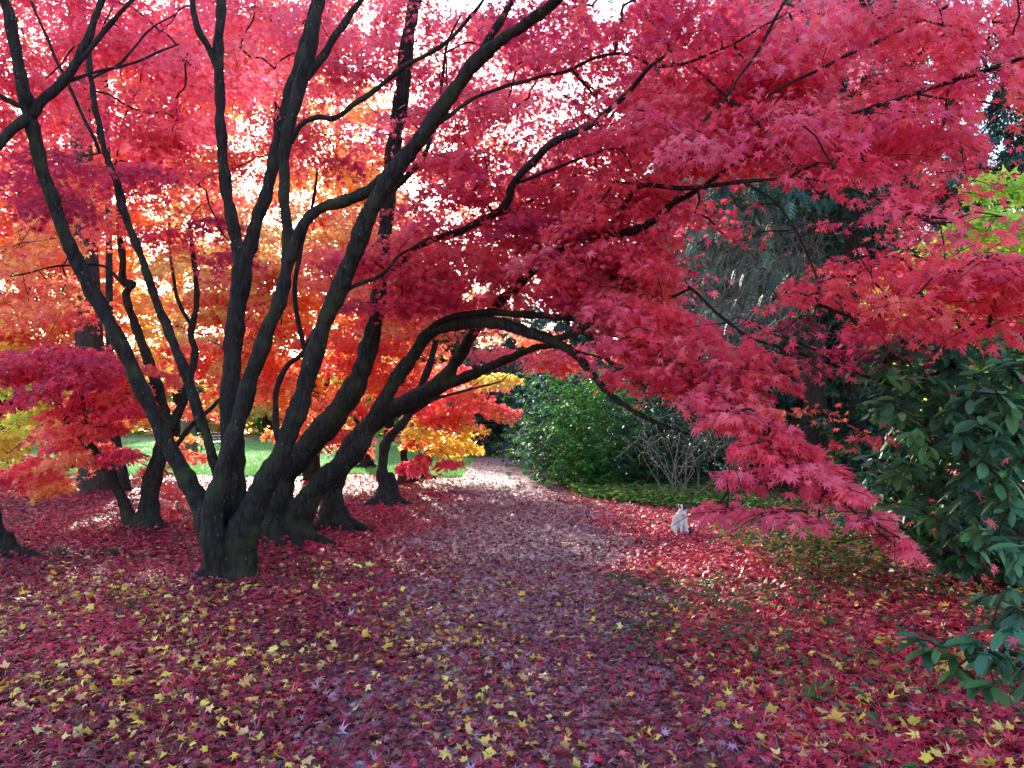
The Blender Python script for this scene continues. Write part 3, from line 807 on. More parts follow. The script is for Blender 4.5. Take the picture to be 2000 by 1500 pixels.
def conifer(name, label, base, h, r, palc, droop=.5, n_br=90, per=42, z0=.08, trunk_r=.25, cat='tree', group=None, mat=M_conifer, size=.42, taper=1.0):
    root = empty(name, base, label, cat, group)
    b = np.array(base, float)
    n = 24
    t = np.linspace(0, 1, n)
    cl = np.stack([b[0] + .05 * np.sin(t * 7), b[1] + 0 * t, b[2] - .2 + t * h, trunk_r * (1 - t) ** .8 * (1 + .5 * np.exp(-t * 40)) + .01], -1)
    link('trunk', mesh_np('trunk', *trunk_only(cl, 20, .05), smooth=True), M_cedar, root)
    pos, az, pit = [], [], []
    bag = Bag()
    for i in range(n_br):
        tt = z0 + (1 - z0) * ((i + rng.random()) / n_br)
        L = r * (1 - tt) ** taper * rng.uniform(.65, 1.15) + .25
        a = rng.uniform(0, 6.283)
        k = per
        s = np.sqrt(rng.random(k)) * L
        off = rng.normal(0, .16, k) * (L * .5 + s * .5)
        px_ = b[0] + np.cos(a) * s - np.sin(a) * off
        py_ = b[1] + np.sin(a) * s + np.cos(a) * off
        pz = b[2] + tt * h + .12 * s - droop * s * s / max(L, .5) * .6 - np.abs(off) * droop * .5 + rng.normal(0, .06, k)
        pos.append(np.stack([px_, py_, pz], -1))
        az.append(a + np.arctan2(off, s + .3) + rng.normal(0, .4, k)); pit.append(droop * rng.uniform(.2, 1.4, k))
        e = np.array([[b[0], b[1], b[2] + tt * h, .03], [b[0] + np.cos(a) * L * .5, b[1] + np.sin(a) * L * .5, b[2] + tt * h + .06 * L - droop * L * .15, .018],
                      [b[0] + np.cos(a) * L * .95, b[1] + np.sin(a) * L * .95, b[2] + tt * h + .1 * L - droop * L * .54, .006]])
        bag.add(*tube(catmull(e, L / 4), 4))
    link('boughs', mesh_np('boughs', *bag.arrays(), smooth=True), M_twig, root)
    pos, az, pit = np.concatenate(pos), np.concatenate(az), np.concatenate(pit)
    k = pos[:, 2] > .05
    pos, az, pit = pos[k], az[k], pit[k]
    m = len(pos)
    place_leaves(LN, pos, az, pit, rng.normal(0, .4, m), size * rng.uniform(.6, 1.3, m), pal(palc, m, .22), 'crown', mat, root)
    return root

def gp(px, d):
    p = P(px, 800, d); p[2] = 0
    return p

conifer('conifer_tree', 'blue-green spruce with drooping boughs behind the arching limb, beyond the green laurel', gp(1010, 38), 15, 3.6, TEAL, .6, 110, 44, trunk_r=.3)
conifer('conifer_tree', 'dark blue-green conifer right of the broken branch, behind the grey twiggy shrub', gp(1500, 21), 17, 3.6, TEAL, .75, 170, 80, z0=.12, trunk_r=.3)
conifer('conifer_tree', 'tall dark conifer with weeping boughs, left of the bright sky strip at the upper right', gp(1730, 20), 22, 3.0, TEAL + DARK, .9, 140, 48, z0=.14, trunk_r=.35)
conifer('conifer_tree', 'tall weeping conifer at the right edge behind the red canopy', gp(2080, 17), 20, 2.8, TEAL + DARK, .95, 130, 44, z0=.2, trunk_r=.35)
conifer('conifer_tree', 'teal conifer directly above the green laurel, under the arching limb', gp(1110, 36), 11, 3.2, TEAL, .6, 110, 60, trunk_r=.25)
conifer('conifer_tree', 'teal conifer beyond the red and yellow maple by the lawn', gp(880, 45), 10, 3.4, TEAL, .6, 110, 50, trunk_r=.25)
conifer('conifer_tree', 'dark conifer behind the middle of the red canopy, right of the path', gp(1290, 30), 19, 4.2, DARK + TEAL, .6, 160, 80, trunk_r=.35)
conifer('conifer_tree', 'far dark conifer between the spruce and the tall weeping conifer', gp(1620, 33), 20, 4.6, DARK + TEAL, .6, 160, 80, trunk_r=.35)
conifer('conifer_tree', 'spreading blue-green conifer left of the grey twiggy thicket', gp(1385, 25), 14, 3.6, TEAL, .7, 160, 80, z0=.06, trunk_r=.3)
conifer('conifer_tree', 'tall dark-green conifer seen between the twiggy thicket and the dark trunk', gp(1490, 36), 18, 5.0, DARK + TEAL, .6, 150, 80, z0=.03, trunk_r=.35)
conifer('conifer_tree', 'far dark conifer closing the view behind the right rhododendron', gp(1900, 30), 13, 4.4, DARK, .6, 120, 48, trunk_r=.35)
conifer('yew_tree', 'dark bushy yew left of the far bend of the path', gp(945, 31), 4.2, 1.9, TEAL + DARK, .45, 90, 44, z0=.0, trunk_r=.15, size=.3, taper=.55)
conifer('yew_tree', 'darker yew right behind the bend where the path disappears', gp(1010, 41), 5.5, 2.4, DARK, .45, 100, 44, z0=.0, trunk_r=.2, size=.34, taper=.55)

# ---- redwood trunk at left and its neighbours
def big_trunk(name, label, lines, mat, fl=.05, cat='tree', foliage=None):
    root = empty(name, G(lines[0][0][0], lines[0][0][1] - 8), label, cat)
    for ln in lines:
        cl = catmull(px_line(ln), .25)
        link('trunk', mesh_np('trunk', *trunk_only(cl, 36, fl), smooth=True), mat, root)
    if foliage:
        C, Rr, Nl, pl = scatter(foliage)
        skel = catmull(px_line(lines[0]), .3)[:, :3]
        par, order = network(skel, C)
        twig_mesh('twigs', skel, C, par, order, M_twig, root, .008, 0)
        a = spray_leaves(C, Rr, Nl, pl, skel[0], .35, droop=.5, pitch=(.3, 1.2))
        place_leaves(LN, *a, 'crown', M_conifer, root)
    return root

big_trunk('redwood_tree', 'massive fluted reddish trunk behind the low purple maple sprays at left', [[(195,975,16,104),(195,945,16,90),(192,900,16,80),(188,820,16,72),(180,720,16,64),(173,640,16,58),(168,500,16,52),(160,300,16,46),(150,0,16,38),(140,-300,16,28)]], M_cedar, .06)
big_trunk('oak_tree', 'slim dark trunk close to the right of the massive reddish trunk', [[(243,968,15.5,34),(238,920,15.5,25),(225,850,15.5,22),(215,700,15.5,18),(212,400,15.5,14),(205,100,15.5,10)]], M_bark, .02)
big_trunk('pine_tree', 'pale grey trunk standing on the sunlit lawn between the left stems', [[(372,892,29,42),(370,870,29,34),(364,800,29,32),(352,650,29,28),(345,450,29,24),(340,150,29,18),(335,-100,29,10)]], M_palebark, .03,
          foliage=[(330,120,140,170,27,31,20,1.2,60,TEAL)])
big_trunk('cedar_tree', 'dark trunk left of the gap under the drooping pink spray, right of the laurel', [[(1595,925,17,62),(1594,880,17,54),(1592,780,17,50),(1590,600,17,44),(1585,300,17,36),(1580,0,17,28),(1575,-300,17,18)]], M_cedar, .05, foliage=[(1560,380,170,250,15.5,18.5,70,.8,70,TEAL+DARK), (1600,0,150,180,15.5,18.5,30,.8,70,TEAL)])
big_trunk('cedar_tree', 'brown straight trunk on the right of the lit gap, beside the glossy rhododendron', [[(1672,915,17.5,58),(1672,870,17.5,46),(1670,780,17.5,44),(1668,600,17.5,40),(1664,300,17.5,34),(1660,0,17.5,26),(1655,-300,17.5,16)]], M_cedar, .05, foliage=[(1720,400,150,250,16,19,60,.8,70,TEAL), (1700,0,150,180,16,19,26,.8,70,TEAL)])

# ------------------------------------------------------------------ broadleaf background trees
def blob_tree(name, label, base, h, r, palc, n=60, nl=150, size=.16, trunk=.2, low=.25, cat='tree', T=L3, mat=M_leaf, group=None, Rs=.3):
    root = empty(name, base, label, cat, group)
    b = np.array(base, float)
    bag = Bag(); skel = []
    nst = 5
    for i in range(nst):
        a = i / nst * 6.283 + rng.uniform(0, .6)
        tip = b + np.array([math.cos(a) * r * .55, math.sin(a) * r * .55, h * rng.uniform(.6, .85)])
        fk = b + np.array([0, 0, h * rng.uniform(.18, .34)])
        cl = catmull(np.array([[*(b - [0, 0, .15]), trunk * 1.25], [*(b + [0, 0, h * .08]), trunk], [*fk, trunk * .8], [*((fk + tip) / 2 + rng.normal(0, .1, 3)), trunk * .45], [*tip, trunk * .12]]), .2)
        bag.add(*tube(cl, 10)); skel.append(cl[len(cl) // 3:, :3])
    link('trunk', fuse('trunk', *bag.arrays(), .05, 1), M_bark, root)
    skel = np.vstack(skel)
    u = rng.normal(0, 1, (n, 3)); u /= np.linalg.norm(u, axis=1)[:, None]
    u *= (rng.random(n) ** .4)[:, None]
    C = b + u * np.array([r, r, h * (1 - low) / 2]) + np.array([0, 0, h * (1 + low) / 2])
    par, order = network(skel[::2], C)
    twig_mesh('twigs', skel[::2], C, par, order, M_twig, root, .008, 0)
    a = spray_leaves(C, np.full(n, r * Rs), np.full(n, nl), [palc] * n, b, size, gaps=False, thick=.2)
    place_leaves(T, *a, 'crown', mat, root)
    return root

blob_tree('lime_tree', 'bright yellow-green tree behind the right edge of the red canopy', gp(1950, 12), 5.4, 1.7, LIME, 60, 150, .12, .10)
blob_tree('lime_tree', 'small sunlit yellow-green tree glimpsed between the two dark trunks at right', gp(1640, 21), 3.4, 1.5, LIME + YELL, 46, 120, .13, .10, low=.08)
blob_tree('beech_tree', 'pale gold tree far beyond the lawn, in line with the looped stem', gp(200, 47), 5.8, 3.4, GOLD + LIME, 60, 120, .24, .25)
blob_tree('beech_tree', 'yellow tree far beyond the lawn at the left edge', gp(0, 40), 5.6, 3.2, YELL + LIME, 60, 120, .22, .25)
blob_tree('beech_tree', 'distant gold-green tree beyond the lawn behind the front stump', gp(520, 52), 6, 3.8, GOLD + LIME, 60, 110, .26, .25)
blob_tree('oak_tree', 'distant green tree over the lawn behind the arching limb', gp(760, 46), 9, 4.2, LAUR + LIME, 70, 120, .26, .3)
blob_tree('oak_tree', 'distant tree in dull orange left of the blue-green spruce', gp(880, 50), 10, 4.2, ORNG + GOLD, 60, 110, .26, .3)

n = 26000
x = rng.uniform(-75, 75, n); yy = 62 + rng.uniform(-4, 4, n) + .08 * np.abs(x)
top = 5.2 + 1.4 * np.sin(x * .35) + 1.0 * np.sin(x * .9 + 2) + 3.2 * np.clip((x + 5) / 20, 0, 1)
z = top * rng.random(n) ** .7
wc = np.array(LAUR + GOLD + LIME + DARK + DARK)[(np.floor((np.sin(x * .5) + np.sin(x * .23 + z * .3) + 2) * 4.5 + rng.uniform(0, 2.4, n)).astype(int)) % 13]
tag(place_leaves(L3, np.stack([x, yy, z], -1), rng.uniform(0, 6.28, n), rng.uniform(0, 1.2, n), rng.normal(0, .5, n), rng.uniform(.5, 1.0, n), wc * rng.uniform(.7, 1.2, (n, 1)), 'distant_wood', M_leaf, None),
    'distant mixed wood closing the view beyond the lawn', 'wood', kind='stuff')

# ------------------------------------------------------------------ shrubs
def rosette_shrub(name, label, base, centres, palc, leaf=.13, n_leaf=9, mat=M_green, stems=7, twig_r=.004, group=None, cat='shrub', pitch=(-.15, .8)):
    root = empty(name, base, label, cat, group)
    b = np.array(base, float)
    C = centres
    m = C.mean(0)
    sk = []
    bag = Bag()
    for i in range(stems):
        tgt = C[rng.integers(0, len(C))] * .6 + m * .4
        p0 = b + np.array([rng.normal(0, .12), rng.normal(0, .12), -.05])
        cl = catmull(np.array([[*p0, .03], [*((p0 + tgt) / 2 + rng.normal(0, .12, 3)), .022], [*tgt, .012]]), .1)
        bag.add(*tube(cl, 6)); sk.append(cl[len(cl) // 3:, :3])
    link('stems', mesh_np('stems', *bag.arrays(), smooth=True), M_twig, root)
    sk = np.vstack(sk)
    if len(C) < 900:
        par, order = network(sk, C)
        twig_mesh('twigs', sk, C, par, order, M_twig, root, twig_r * .7, 0, cap=.012)
    k = len(C)
    pos = np.repeat(C, n_leaf, 0)
    az = np.tile(np.arange(n_leaf) / n_leaf * 6.283, k) + np.repeat(rng.uniform(0, 6.28, k), n_leaf) + rng.normal(0, .25, k * n_leaf)
    pit = rng.uniform(pitch[0], pitch[1], k * n_leaf) + np.repeat(rng.normal(0, .15, k), n_leaf)
    n = k * n_leaf
    pos = pos + rng.normal(0, leaf * .12, (n, 3))
    place_leaves(LE, pos, az, pit, rng.normal(0, .35, n), leaf * rng.uniform(.7, 1.2, n), np.repeat(palc(C) if callable(palc) else pal(palc, k, .2), n_leaf, 0) * rng.uniform(.7, 1.35, (n, 1)), 'foliage', mat, root)
    return root

def shell(cx, cy_, rx, ry, d0, d1, n):
    out = []
    for _ in range(n):
        a, r = rng.uniform(0, 6.28), math.sqrt(rng.random())
        out.append(P(cx + rx * r * math.cos(a), cy_ + ry * r * math.sin(a), rng.uniform(d0, d1)))
    out = np.array(out)
    return out[out[:, 2] > .12]

def dome(c, rx, ry, h, n, fill=.45, z0=.1, lump=.27):
    """points on and just inside a lumpy dome"""
    u = rng.normal(0, 1, (n, 3)); u[:, 2] = np.abs(u[:, 2]); u /= np.linalg.norm(u, axis=1)[:, None]
    th = np.arctan2(u[:, 1], u[:, 0])
    k = 1 + lump * np.sin(th * 5 + u[:, 2] * 4) * .6 + lump * np.sin(th * 9 - u[:, 2] * 9 + 1) * .6
    s = (1 - fill * rng.random(n) ** 2.0) * k
    p = u * s[:, None] * np.array([rx, ry, h]) + np.array([c[0], c[1], 0])
    return p[p[:, 2] > z0]

# green laurel by the path, and its darker neighbours
lc = gp(1170, 18.2)
LD = []
for (dx, dy, rx, ry, h, n) in [(-.5, .4, 1.45, 1.9, 2.45, 950), (-1.05, 1.3, 1.0, 1.4, 2.75, 560), (.55, -.1, 1.15, 1.3, 2.25, 620), (1.35, .1, 1.0, 1.2, 1.75, 420), (-.3, -1.1, .9, .7, 1.05, 240), (.9, -1.0, .7, .6, .75, 130), (.0, .6, .8, .9, 2.95, 200)]:
    q = dome(lc + [dx, dy, 0], rx, ry, h, n, .5, .1, .3)
    sh = rng.random(len(q)) < .07
    q[sh] += rng.normal(0, .12, (sh.sum(), 3)) + [0, -.04, .14]
    LD.append(q)
LD = np.vstack(LD)
hole = np.sin(LD[:, 0] * 4.1 + 1.3 * np.sin(LD[:, 2] * 3.3)) * np.sin(LD[:, 2] * 4.7 + LD[:, 0]) > .55
LD = LD[~(hole & (rng.random(len(LD)) < .75))]
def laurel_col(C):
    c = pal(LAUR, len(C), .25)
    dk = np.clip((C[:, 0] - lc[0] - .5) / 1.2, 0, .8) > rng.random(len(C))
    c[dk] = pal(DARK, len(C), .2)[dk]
    bl = (np.clip((lc[0] - .9 - C[:, 0]) / .9, 0, .6) > rng.random(len(C)))  # bluish sheen of the left side, put into the leaf colour
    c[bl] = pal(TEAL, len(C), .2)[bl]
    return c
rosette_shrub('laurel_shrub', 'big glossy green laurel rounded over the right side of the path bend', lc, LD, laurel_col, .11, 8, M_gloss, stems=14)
lc2 = gp(1075, 24)
rosette_shrub('laurel_shrub', 'blue-green laurel just behind the glossy one, at the bend of the path', lc2, dome(lc2, 1.5, 2.2, 2.9, 900), TEAL + LAUR, .13, 8, M_gloss)
lc3 = gp(1330, 17.0)
rosette_shrub('laurel_shrub', 'dark shady laurel behind the bare pale twigs, left of the drooping pink spray', lc3, dome(lc3 + [.2, .6, 0], 1.7, 1.6, 2.0, 1100), DARK, .11, 8, M_green)
for i, (px_, d_, rx, h_, lab) in enumerate([(1455, 19.5, 1.5, 3.2, 'dark rhododendron mass behind the tip of the drooping spray, left of the dark trunk'),
                                            (1790, 15.5, 2.2, 2.6, 'dark rhododendron behind the glossy right-hand one, right of the brown trunk'),
                                            (2050, 12.5, 2.0, 3.0, 'dark rhododendron mass at the far right edge'),
                                            (1370, 23.0, 2.4, 4.2, 'tall dark evergreen shrub behind the grey twiggy thicket')]):
    c = gp(px_, d_)
    rosette_shrub('rhododendron_shrub', lab, c, dome(c, rx, 1.6, h_, 800), DARK + RHOD, .16, 8, M_green)

# the near rhododendron on the right
R1 = np.vstack([shell(1870,760,190,140,5.0,7.0,120), shell(1900,930,160,150,5.2,7.4,150), shell(1770,700,120,60,5.6,6.8,30), shell(1780,940,100,110,6.2,7.6,60), shell(1960,600,80,120,5,6.4,36), shell(1700,980,80,60,7,8,16), shell(2100,800,150,250,4.8,7,80), shell(1880,1035,150,50,6.2,7.6,80), shell(1940,1085,110,35,6.2,7.2,60), shell(1960,930,90,150,4.3,5.4,34), shell(1860,800,130,90,4.5,5.4,26)])
rosette_shrub('rhododendron_shrub', 'near rhododendron on the right with long dark leaves and red maple leaves caught in it', gp(1960, 7.2), R1, RHOD, .15, 9, M_green, stems=12)
R2 = np.array([P(1940,1215,3.1), P(1990,1190,3.0), P(1900,1250,3.1), P(1965,1290,3.0), P(2030,1260,2.9), P(1830,1262,3.25), P(2010,1340,2.9), P(1940,1330,3.1), P(2060,1180,3.0), P(1990,1080,3.4), P(2060,1330,2.8), P(2100,1250,2.8), P(1870,1300,3.2), P(1800,1250,3.3), P(1920,1165,3.3), P(1985,1235,2.9), P(1930,1275,3.0), P(2010,1290,2.8), P(1905,1330,3.2), P(1975,1150,3.2)])
rosette_shrub('rhododendron_shrub', 'low rhododendron sprig reaching in from the right edge over the leaf litter', gp(2420, 3.5), R2, RHOD, .115, 9, M_green, stems=4)
# red leaves caught on the rhododendron
k = rng.integers(0, len(R1), 180); cp_ = np.vstack([R1[k], R2[rng.integers(0, len(R2), 10)]]) + rng.normal(0, .08, (190, 3)) + [0, -.06, .05]
tag(place_leaves(L7, cp_, rng.uniform(0, 6.28, 190), rng.uniform(0, .8, 190), rng.normal(0, .4, 190), np.where(np.arange(190) < 180, rng.uniform(.055, .08, 190), .038), pal(PINK + RED + CRIM, 190), 'caught_leaves', M_leaf, None),
    'red maple leaves scattered over the dark foliage of the right-hand rhododendrons', 'leaves', kind='stuff')

# grey bare thicket
def thicket(label, base, c, rx, ry, rz, n, mat, r=.006, L=1.0, name='bare_shrub'):
    root = empty(name, base, label, 'shrub')
    bag = Bag(); b = np.array(base, float)
    for i in range(n):
        a = rng.uniform(0, 6.28); s = math.sqrt(rng.random())
        tgt = np.array([c[0] + rx * s * math.cos(a), c[1] + ry * s * math.sin(a), c[2] + rz * rng.uniform(-1, 1)])
        if i < 16:
            p0 = b + rng.normal(0, .15, 3) * [1, 1, 0]; rr = r * 3
            m1 = (p0 + tgt) / 2 + rng.normal(0, .2, 3)
        else:
            v = tgt - b; v /= np.linalg.norm(v); v = v + rng.normal(0, .7, 3)
            p0 = tgt; tgt = p0 + v / np.linalg.norm(v) * L * rng.uniform(.4, 1.1) - [0, 0, .25 * L]; rr = r
            m1 = (p0 + tgt) / 2 + rng.normal(0, .12 * L, 3) + [0, 0, .15 * L]
        bag.add(*tube(catmull(np.array([[*p0, rr], [*m1, rr * .8], [*tgt, rr * .35]]), L / 4), 4))
    link('twigs', mesh_np('twigs', *bag.arrays(), smooth=True), mat, root)

thicket('grey leafless thicket of weeping twigs under the broken branch, before the blue-green conifer', gp(1450, 16), P(1450, 560, 16), 2.0, 1.0, 1.5, 1700, M_deadtwig, .0035, .9)
thicket('bare pale twigs sticking out in front of the dark laurel', gp(1330, 14.5), P(1340, 880, 13.6), 1.0, .4, .4, 130, M_paletwig, .0036, .7)

# ------------------------------------------------------------------ leaf litter, grass, ground cover
def area_pts(n, y0, y1, m=.78, power=1.0):
    u = rng.random(n)
    y = np.sqrt(y0 * y0 + u * (y1 * y1 - y0 * y0))
    x = rng.uniform(-1, 1, n) * (m * y + .3)
    return x, y

def litter(n, y0, y1, T, size, colour_fn, keep_fn, up=.02, tilt=.22):
    x, y = area_pts(n, y0, y1)
    k = rng.random(n) < keep_fn(x, y)
    x, y = x[k], y[k]; n = len(x)
    size = size * (1 - .12 * onpath(x, y)) * (1 + .22 * np.clip(x - .8, 0, 1))
    z = hgt(x, y) + .014 + rng.random(n) * up
    pos = np.stack([x, y, z], -1)
    return (T, pos, rng.uniform(0, 6.28, n), rng.normal(0, tilt, n), rng.normal(0, tilt, n), size * rng.uniform(.6, 1.25, n), colour_fn(x, y), rng.normal(.9, .9, n))

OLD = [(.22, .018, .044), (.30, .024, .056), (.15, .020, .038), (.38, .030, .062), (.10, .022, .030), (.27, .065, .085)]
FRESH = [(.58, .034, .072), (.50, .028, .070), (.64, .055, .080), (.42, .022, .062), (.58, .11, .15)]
BROWN = [(.16, .07, .05), (.22, .10, .06), (.12, .05, .05), (.18, .08, .09)]
WORN_SHEEN = [(.33, .110, .165), (.36, .16, .22), (.26, .070, .115), (.40, .23, .29), (.20, .075, .105)]  # trodden path leaves, with the lilac sky sheen mixed into their colour

def onpath(x, y):
    return np.clip((path_w(y) * 1.15 - np.abs(x - path_c(y)) + .25 * np.sin(y * 2.1) + .15 * np.sin(y * 5 + x * 3)) / .7, 0, 1) * np.clip((y - 2.4) / 4, 0, 1)

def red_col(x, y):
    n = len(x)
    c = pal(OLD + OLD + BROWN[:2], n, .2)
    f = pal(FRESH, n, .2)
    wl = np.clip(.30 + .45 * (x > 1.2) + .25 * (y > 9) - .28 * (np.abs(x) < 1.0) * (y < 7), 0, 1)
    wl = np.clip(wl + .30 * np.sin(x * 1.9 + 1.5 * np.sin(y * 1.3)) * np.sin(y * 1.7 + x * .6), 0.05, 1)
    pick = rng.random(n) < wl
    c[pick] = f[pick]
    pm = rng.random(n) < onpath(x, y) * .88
    c[pm] = pal(WORN_SHEEN + WORN_SHEEN + OLD, n, .2)[pm]
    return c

def lawn_edge(x, y):
    """0 on the lawn / verge, 1 on the leaf covered ground"""
    v = np.ones_like(x)
    v = np.where((y > 19.5 + .6 * np.sin(x * 1.3)) & (x < path_c(y) - path_w(y) + .1), .08, v)
    v = np.where((x > 2.9 + .3 * np.sin(y * 3)) & (y > 6.3 + .3 * np.sin(x * 3)) & (y < 10), .22, v)  # litter thinned so the sheet of dark soil and painted shade shows
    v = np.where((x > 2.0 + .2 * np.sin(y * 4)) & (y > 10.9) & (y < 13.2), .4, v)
    v = np.where((y > 13.2) & (x > path_c(y) + path_w(y) + .1) , .08, v)
    return v

lit = [
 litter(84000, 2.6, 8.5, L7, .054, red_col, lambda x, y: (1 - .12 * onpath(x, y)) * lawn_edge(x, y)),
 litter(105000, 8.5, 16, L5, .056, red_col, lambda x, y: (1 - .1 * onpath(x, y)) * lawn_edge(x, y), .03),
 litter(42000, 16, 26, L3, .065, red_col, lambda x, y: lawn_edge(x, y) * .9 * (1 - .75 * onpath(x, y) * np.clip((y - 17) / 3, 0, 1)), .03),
]
def drift(cx, cy, r0, n):
    a = rng.uniform(0, 6.283, n); r = r0 + np.abs(rng.normal(0, .16, n))
    x, y = cx + r * np.cos(a), cy + r * np.sin(a)
    z = hgt(x, y) + .02 + .13 * np.exp(-(r - r0) / .13) * rng.random(n)
    return (L7, np.stack([x, y, z], -1), a + rng.normal(0, .7, n), rng.uniform(-.1, .8, n), rng.normal(0, .4, n), .052 * rng.uniform(.6, 1.2, n), red_col(x, y), rng.normal(.9, .9, n))
for (bx_, by_, r0) in [(428, 1125, .15), (470, 1122, .18), (545, 1066, .22), (582, 1062, .22), (655, 1034, .24), (757, 986, .22), (288, 1042, .20), (0, 1090, .2)]:
    g_ = G(bx_, by_); lit.append(drift(g_[0], g_[1], r0, 420))
x_, y_ = area_pts(130, 2.8, 12)
sb = Bag()
for a_, b_ in zip(x_, y_):
    th = rng.uniform(0, 6.28); l_ = rng.uniform(.06, .28)
    p0 = np.array([a_, b_, hgt(a_, b_) + .035]); dv = np.array([math.cos(th), math.sin(th), rng.normal(0, .06)]) * l_
    sb.add(*tube(catmull(np.array([[*p0, .003], [*(p0 + dv * .5 + rng.normal(0, .012, 3)), .0028], [*(p0 + dv), .0016]]), l_ / 4), 5))
tag(link('fallen_twigs', mesh_np('fallen_twigs', *sb.arrays(), smooth=True), M_deadtwig), 'thin broken sticks lying about in the leaf litter', 'sticks', kind='stuff')

def join_litter(name, parts, mat, label, cat):
    by = {}
    root_v, root_f, root_c, off = [], [], [], 0
    for (T, pos, az, pit, rol, sz, col, curl) in parts:
        o = place_leaves(T, pos, az, pit, rol, sz, col, 'tmp', mat, None, curl, rng.uniform(.55, 1.15, len(pos)))
        me = o.data
        nv = len(me.vertices)
        co = np.empty(nv * 3, np.float32); me.vertices.foreach_get('co', co)
        cc = np.empty(nv * 4, np.float32); me.attributes['leaf_color'].data.foreach_get('color', cc)
        fi = np.empty(len(me.loops), np.int32); me.loops.foreach_get('vertex_index', fi)
        root_v.append(co.reshape(-1, 3)); root_c.append(cc.reshape(-1, 4)[:, :3]); root_f.append(fi.reshape(-1, 4) + off); off += nv
        bpy.data.objects.remove(o); bpy.data.meshes.remove(me)
    o = link(name, mesh_np(name, np.vstack(root_v), np.vstack(root_f), np.vstack(root_c)), mat)
    return tag(o, label, cat, kind='stuff')

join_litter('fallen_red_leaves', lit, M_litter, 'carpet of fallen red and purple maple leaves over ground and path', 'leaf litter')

def yel_keep(x, y):
    nz = .5 + .5 * np.sin(x * 2.3 + 1.1 * np.sin(y * 1.9)) * np.sin(y * 2.1 + x)
    left = np.clip((-x + .2) / 1.5, 0, 1)
    right = np.clip((x - .9) / 1.2, 0, 1)
    base = .28 + .72 * left + .35 * right
    nz = np.clip(nz + .35 * np.sin(x * 6.1 + 2 * np.sin(y * 3.7)) * np.sin(y * 5.3 - x * 2), 0, 1)
    return base * (.10 + .90 * nz ** 1.4) * 1.15 * np.clip((9.0 - y) / 3.5, 0.03, 1)

YL = [(.68, .46, .07), (.62, .36, .06), (.72, .52, .12), (.52, .27, .08), (.62, .40, .17), (.40, .20, .08)]
join_litter('fallen_yellow_leaves', [litter(20000, 2.6, 11, L50, .047, lambda x, y: pal(YL, len(x), .2), yel_keep, .035, .42), litter(9000, 2.6, 9, L5, .046, lambda x, y: pal(YL, len(x), .25), yel_keep, .035, .5), litter(6000, 2.6, 8, L3, .04, lambda x, y: pal(YL[3:] + BROWN, len(x), .25), yel_keep, .035, .5)], M_litter,
            'scattered fallen yellow maple leaves on top of the red litter', 'leaf litter')

def blades(name, x, y, h, wd, col, label, cat):
    n = len(x)
    a = rng.uniform(0, 6.28, n)
    z = hgt(x, y)
    b0 = np.stack([x - np.cos(a) * wd, y - np.sin(a) * wd, z], -1)
    b1 = np.stack([x + np.cos(a) * wd, y + np.sin(a) * wd, z], -1)
    ln = rng.normal(0, .4, (n, 2)) * h[:, None]
    t = np.stack([x + ln[:, 0], y + ln[:, 1], z + h], -1)
    V = np.stack([b0, b1, t], 1).reshape(-1, 3)
    o = link(name, mesh_np(name, V, np.arange(3 * n).reshape(-1, 3), np.repeat(col, 3, 0)), M_grass)
    return tag(o, label, cat, kind='stuff')

GR = [(.09, .30, .10), (.12, .34, .11), (.08, .24, .09), (.18, .34, .10)]
n = 90000
y = 20 + 25 * rng.random(n) ** 1.4; x = rng.uniform(-.62, 0.0, n) * y
k = (x < path_c(y) - path_w(y)) & (y > 20 + .6 * np.sin(x * 1.3))
x, y = x[k], y[k]
blades('lawn_grass', x, y, rng.uniform(.05, .12, len(x)), .012, pal(GR, len(x), .2), 'short green grass of the sunlit lawn beyond the maples', 'grass')
n = 26000
y = rng.uniform(13, 24, n); x = path_c(y) + path_w(y) + .1 + np.abs(rng.normal(0, 1.3, n)) + np.clip(15.5 - y, 0, 9) * .55
vz = hgt(x, y) + .02 + .16 * rng.random(n) * (.35 + .65 * np.sin(x * 3 + y * 2) ** 2)
tag(place_leaves(LE, np.stack([x, y, vz], -1), rng.uniform(0, 6.28, n), rng.uniform(-.7, .5, n), rng.normal(0, .5, n), rng.uniform(.05, .12, n), pal([(.05, .17, .04), (.09, .24, .04), (.04, .13, .035), (.20, .30, .05), (.14, .08, .04)], n, .25), 'verge_plants', M_under, None),
    'low green plants on the verge at the foot of the laurel', 'ground cover', kind='stuff')
# ivy-like leaves showing through the litter on the right
n = 1700
x = rng.normal(2.0, .9, n) ; y = rng.uniform(3, 7.2, n)
cl_ = rng.integers(0, 90, n); cx_ = rng.uniform(.9, 4.2, 90); cy2 = rng.uniform(3.2, 7.6, 90)
x = cx_[cl_] + rng.normal(0, .10, n); y = cy2[cl_] + rng.normal(0, .10, n)
pos = np.stack([x, y, hgt(x, y) + .03 + rng.random(n) * .09], -1)
tag(place_leaves(LE, pos, rng.uniform(0, 6.28, n), rng.uniform(-.3, .4, n), rng.normal(0, .4, n), rng.uniform(.04, .085, n), pal([(.03, .09, .04), (.04, .11, .045), (.06, .13, .04)], n, .2), 'ground_ivy', M_under, None),
    'small green plants poking through the red litter at lower right', 'ground cover', kind='stuff')
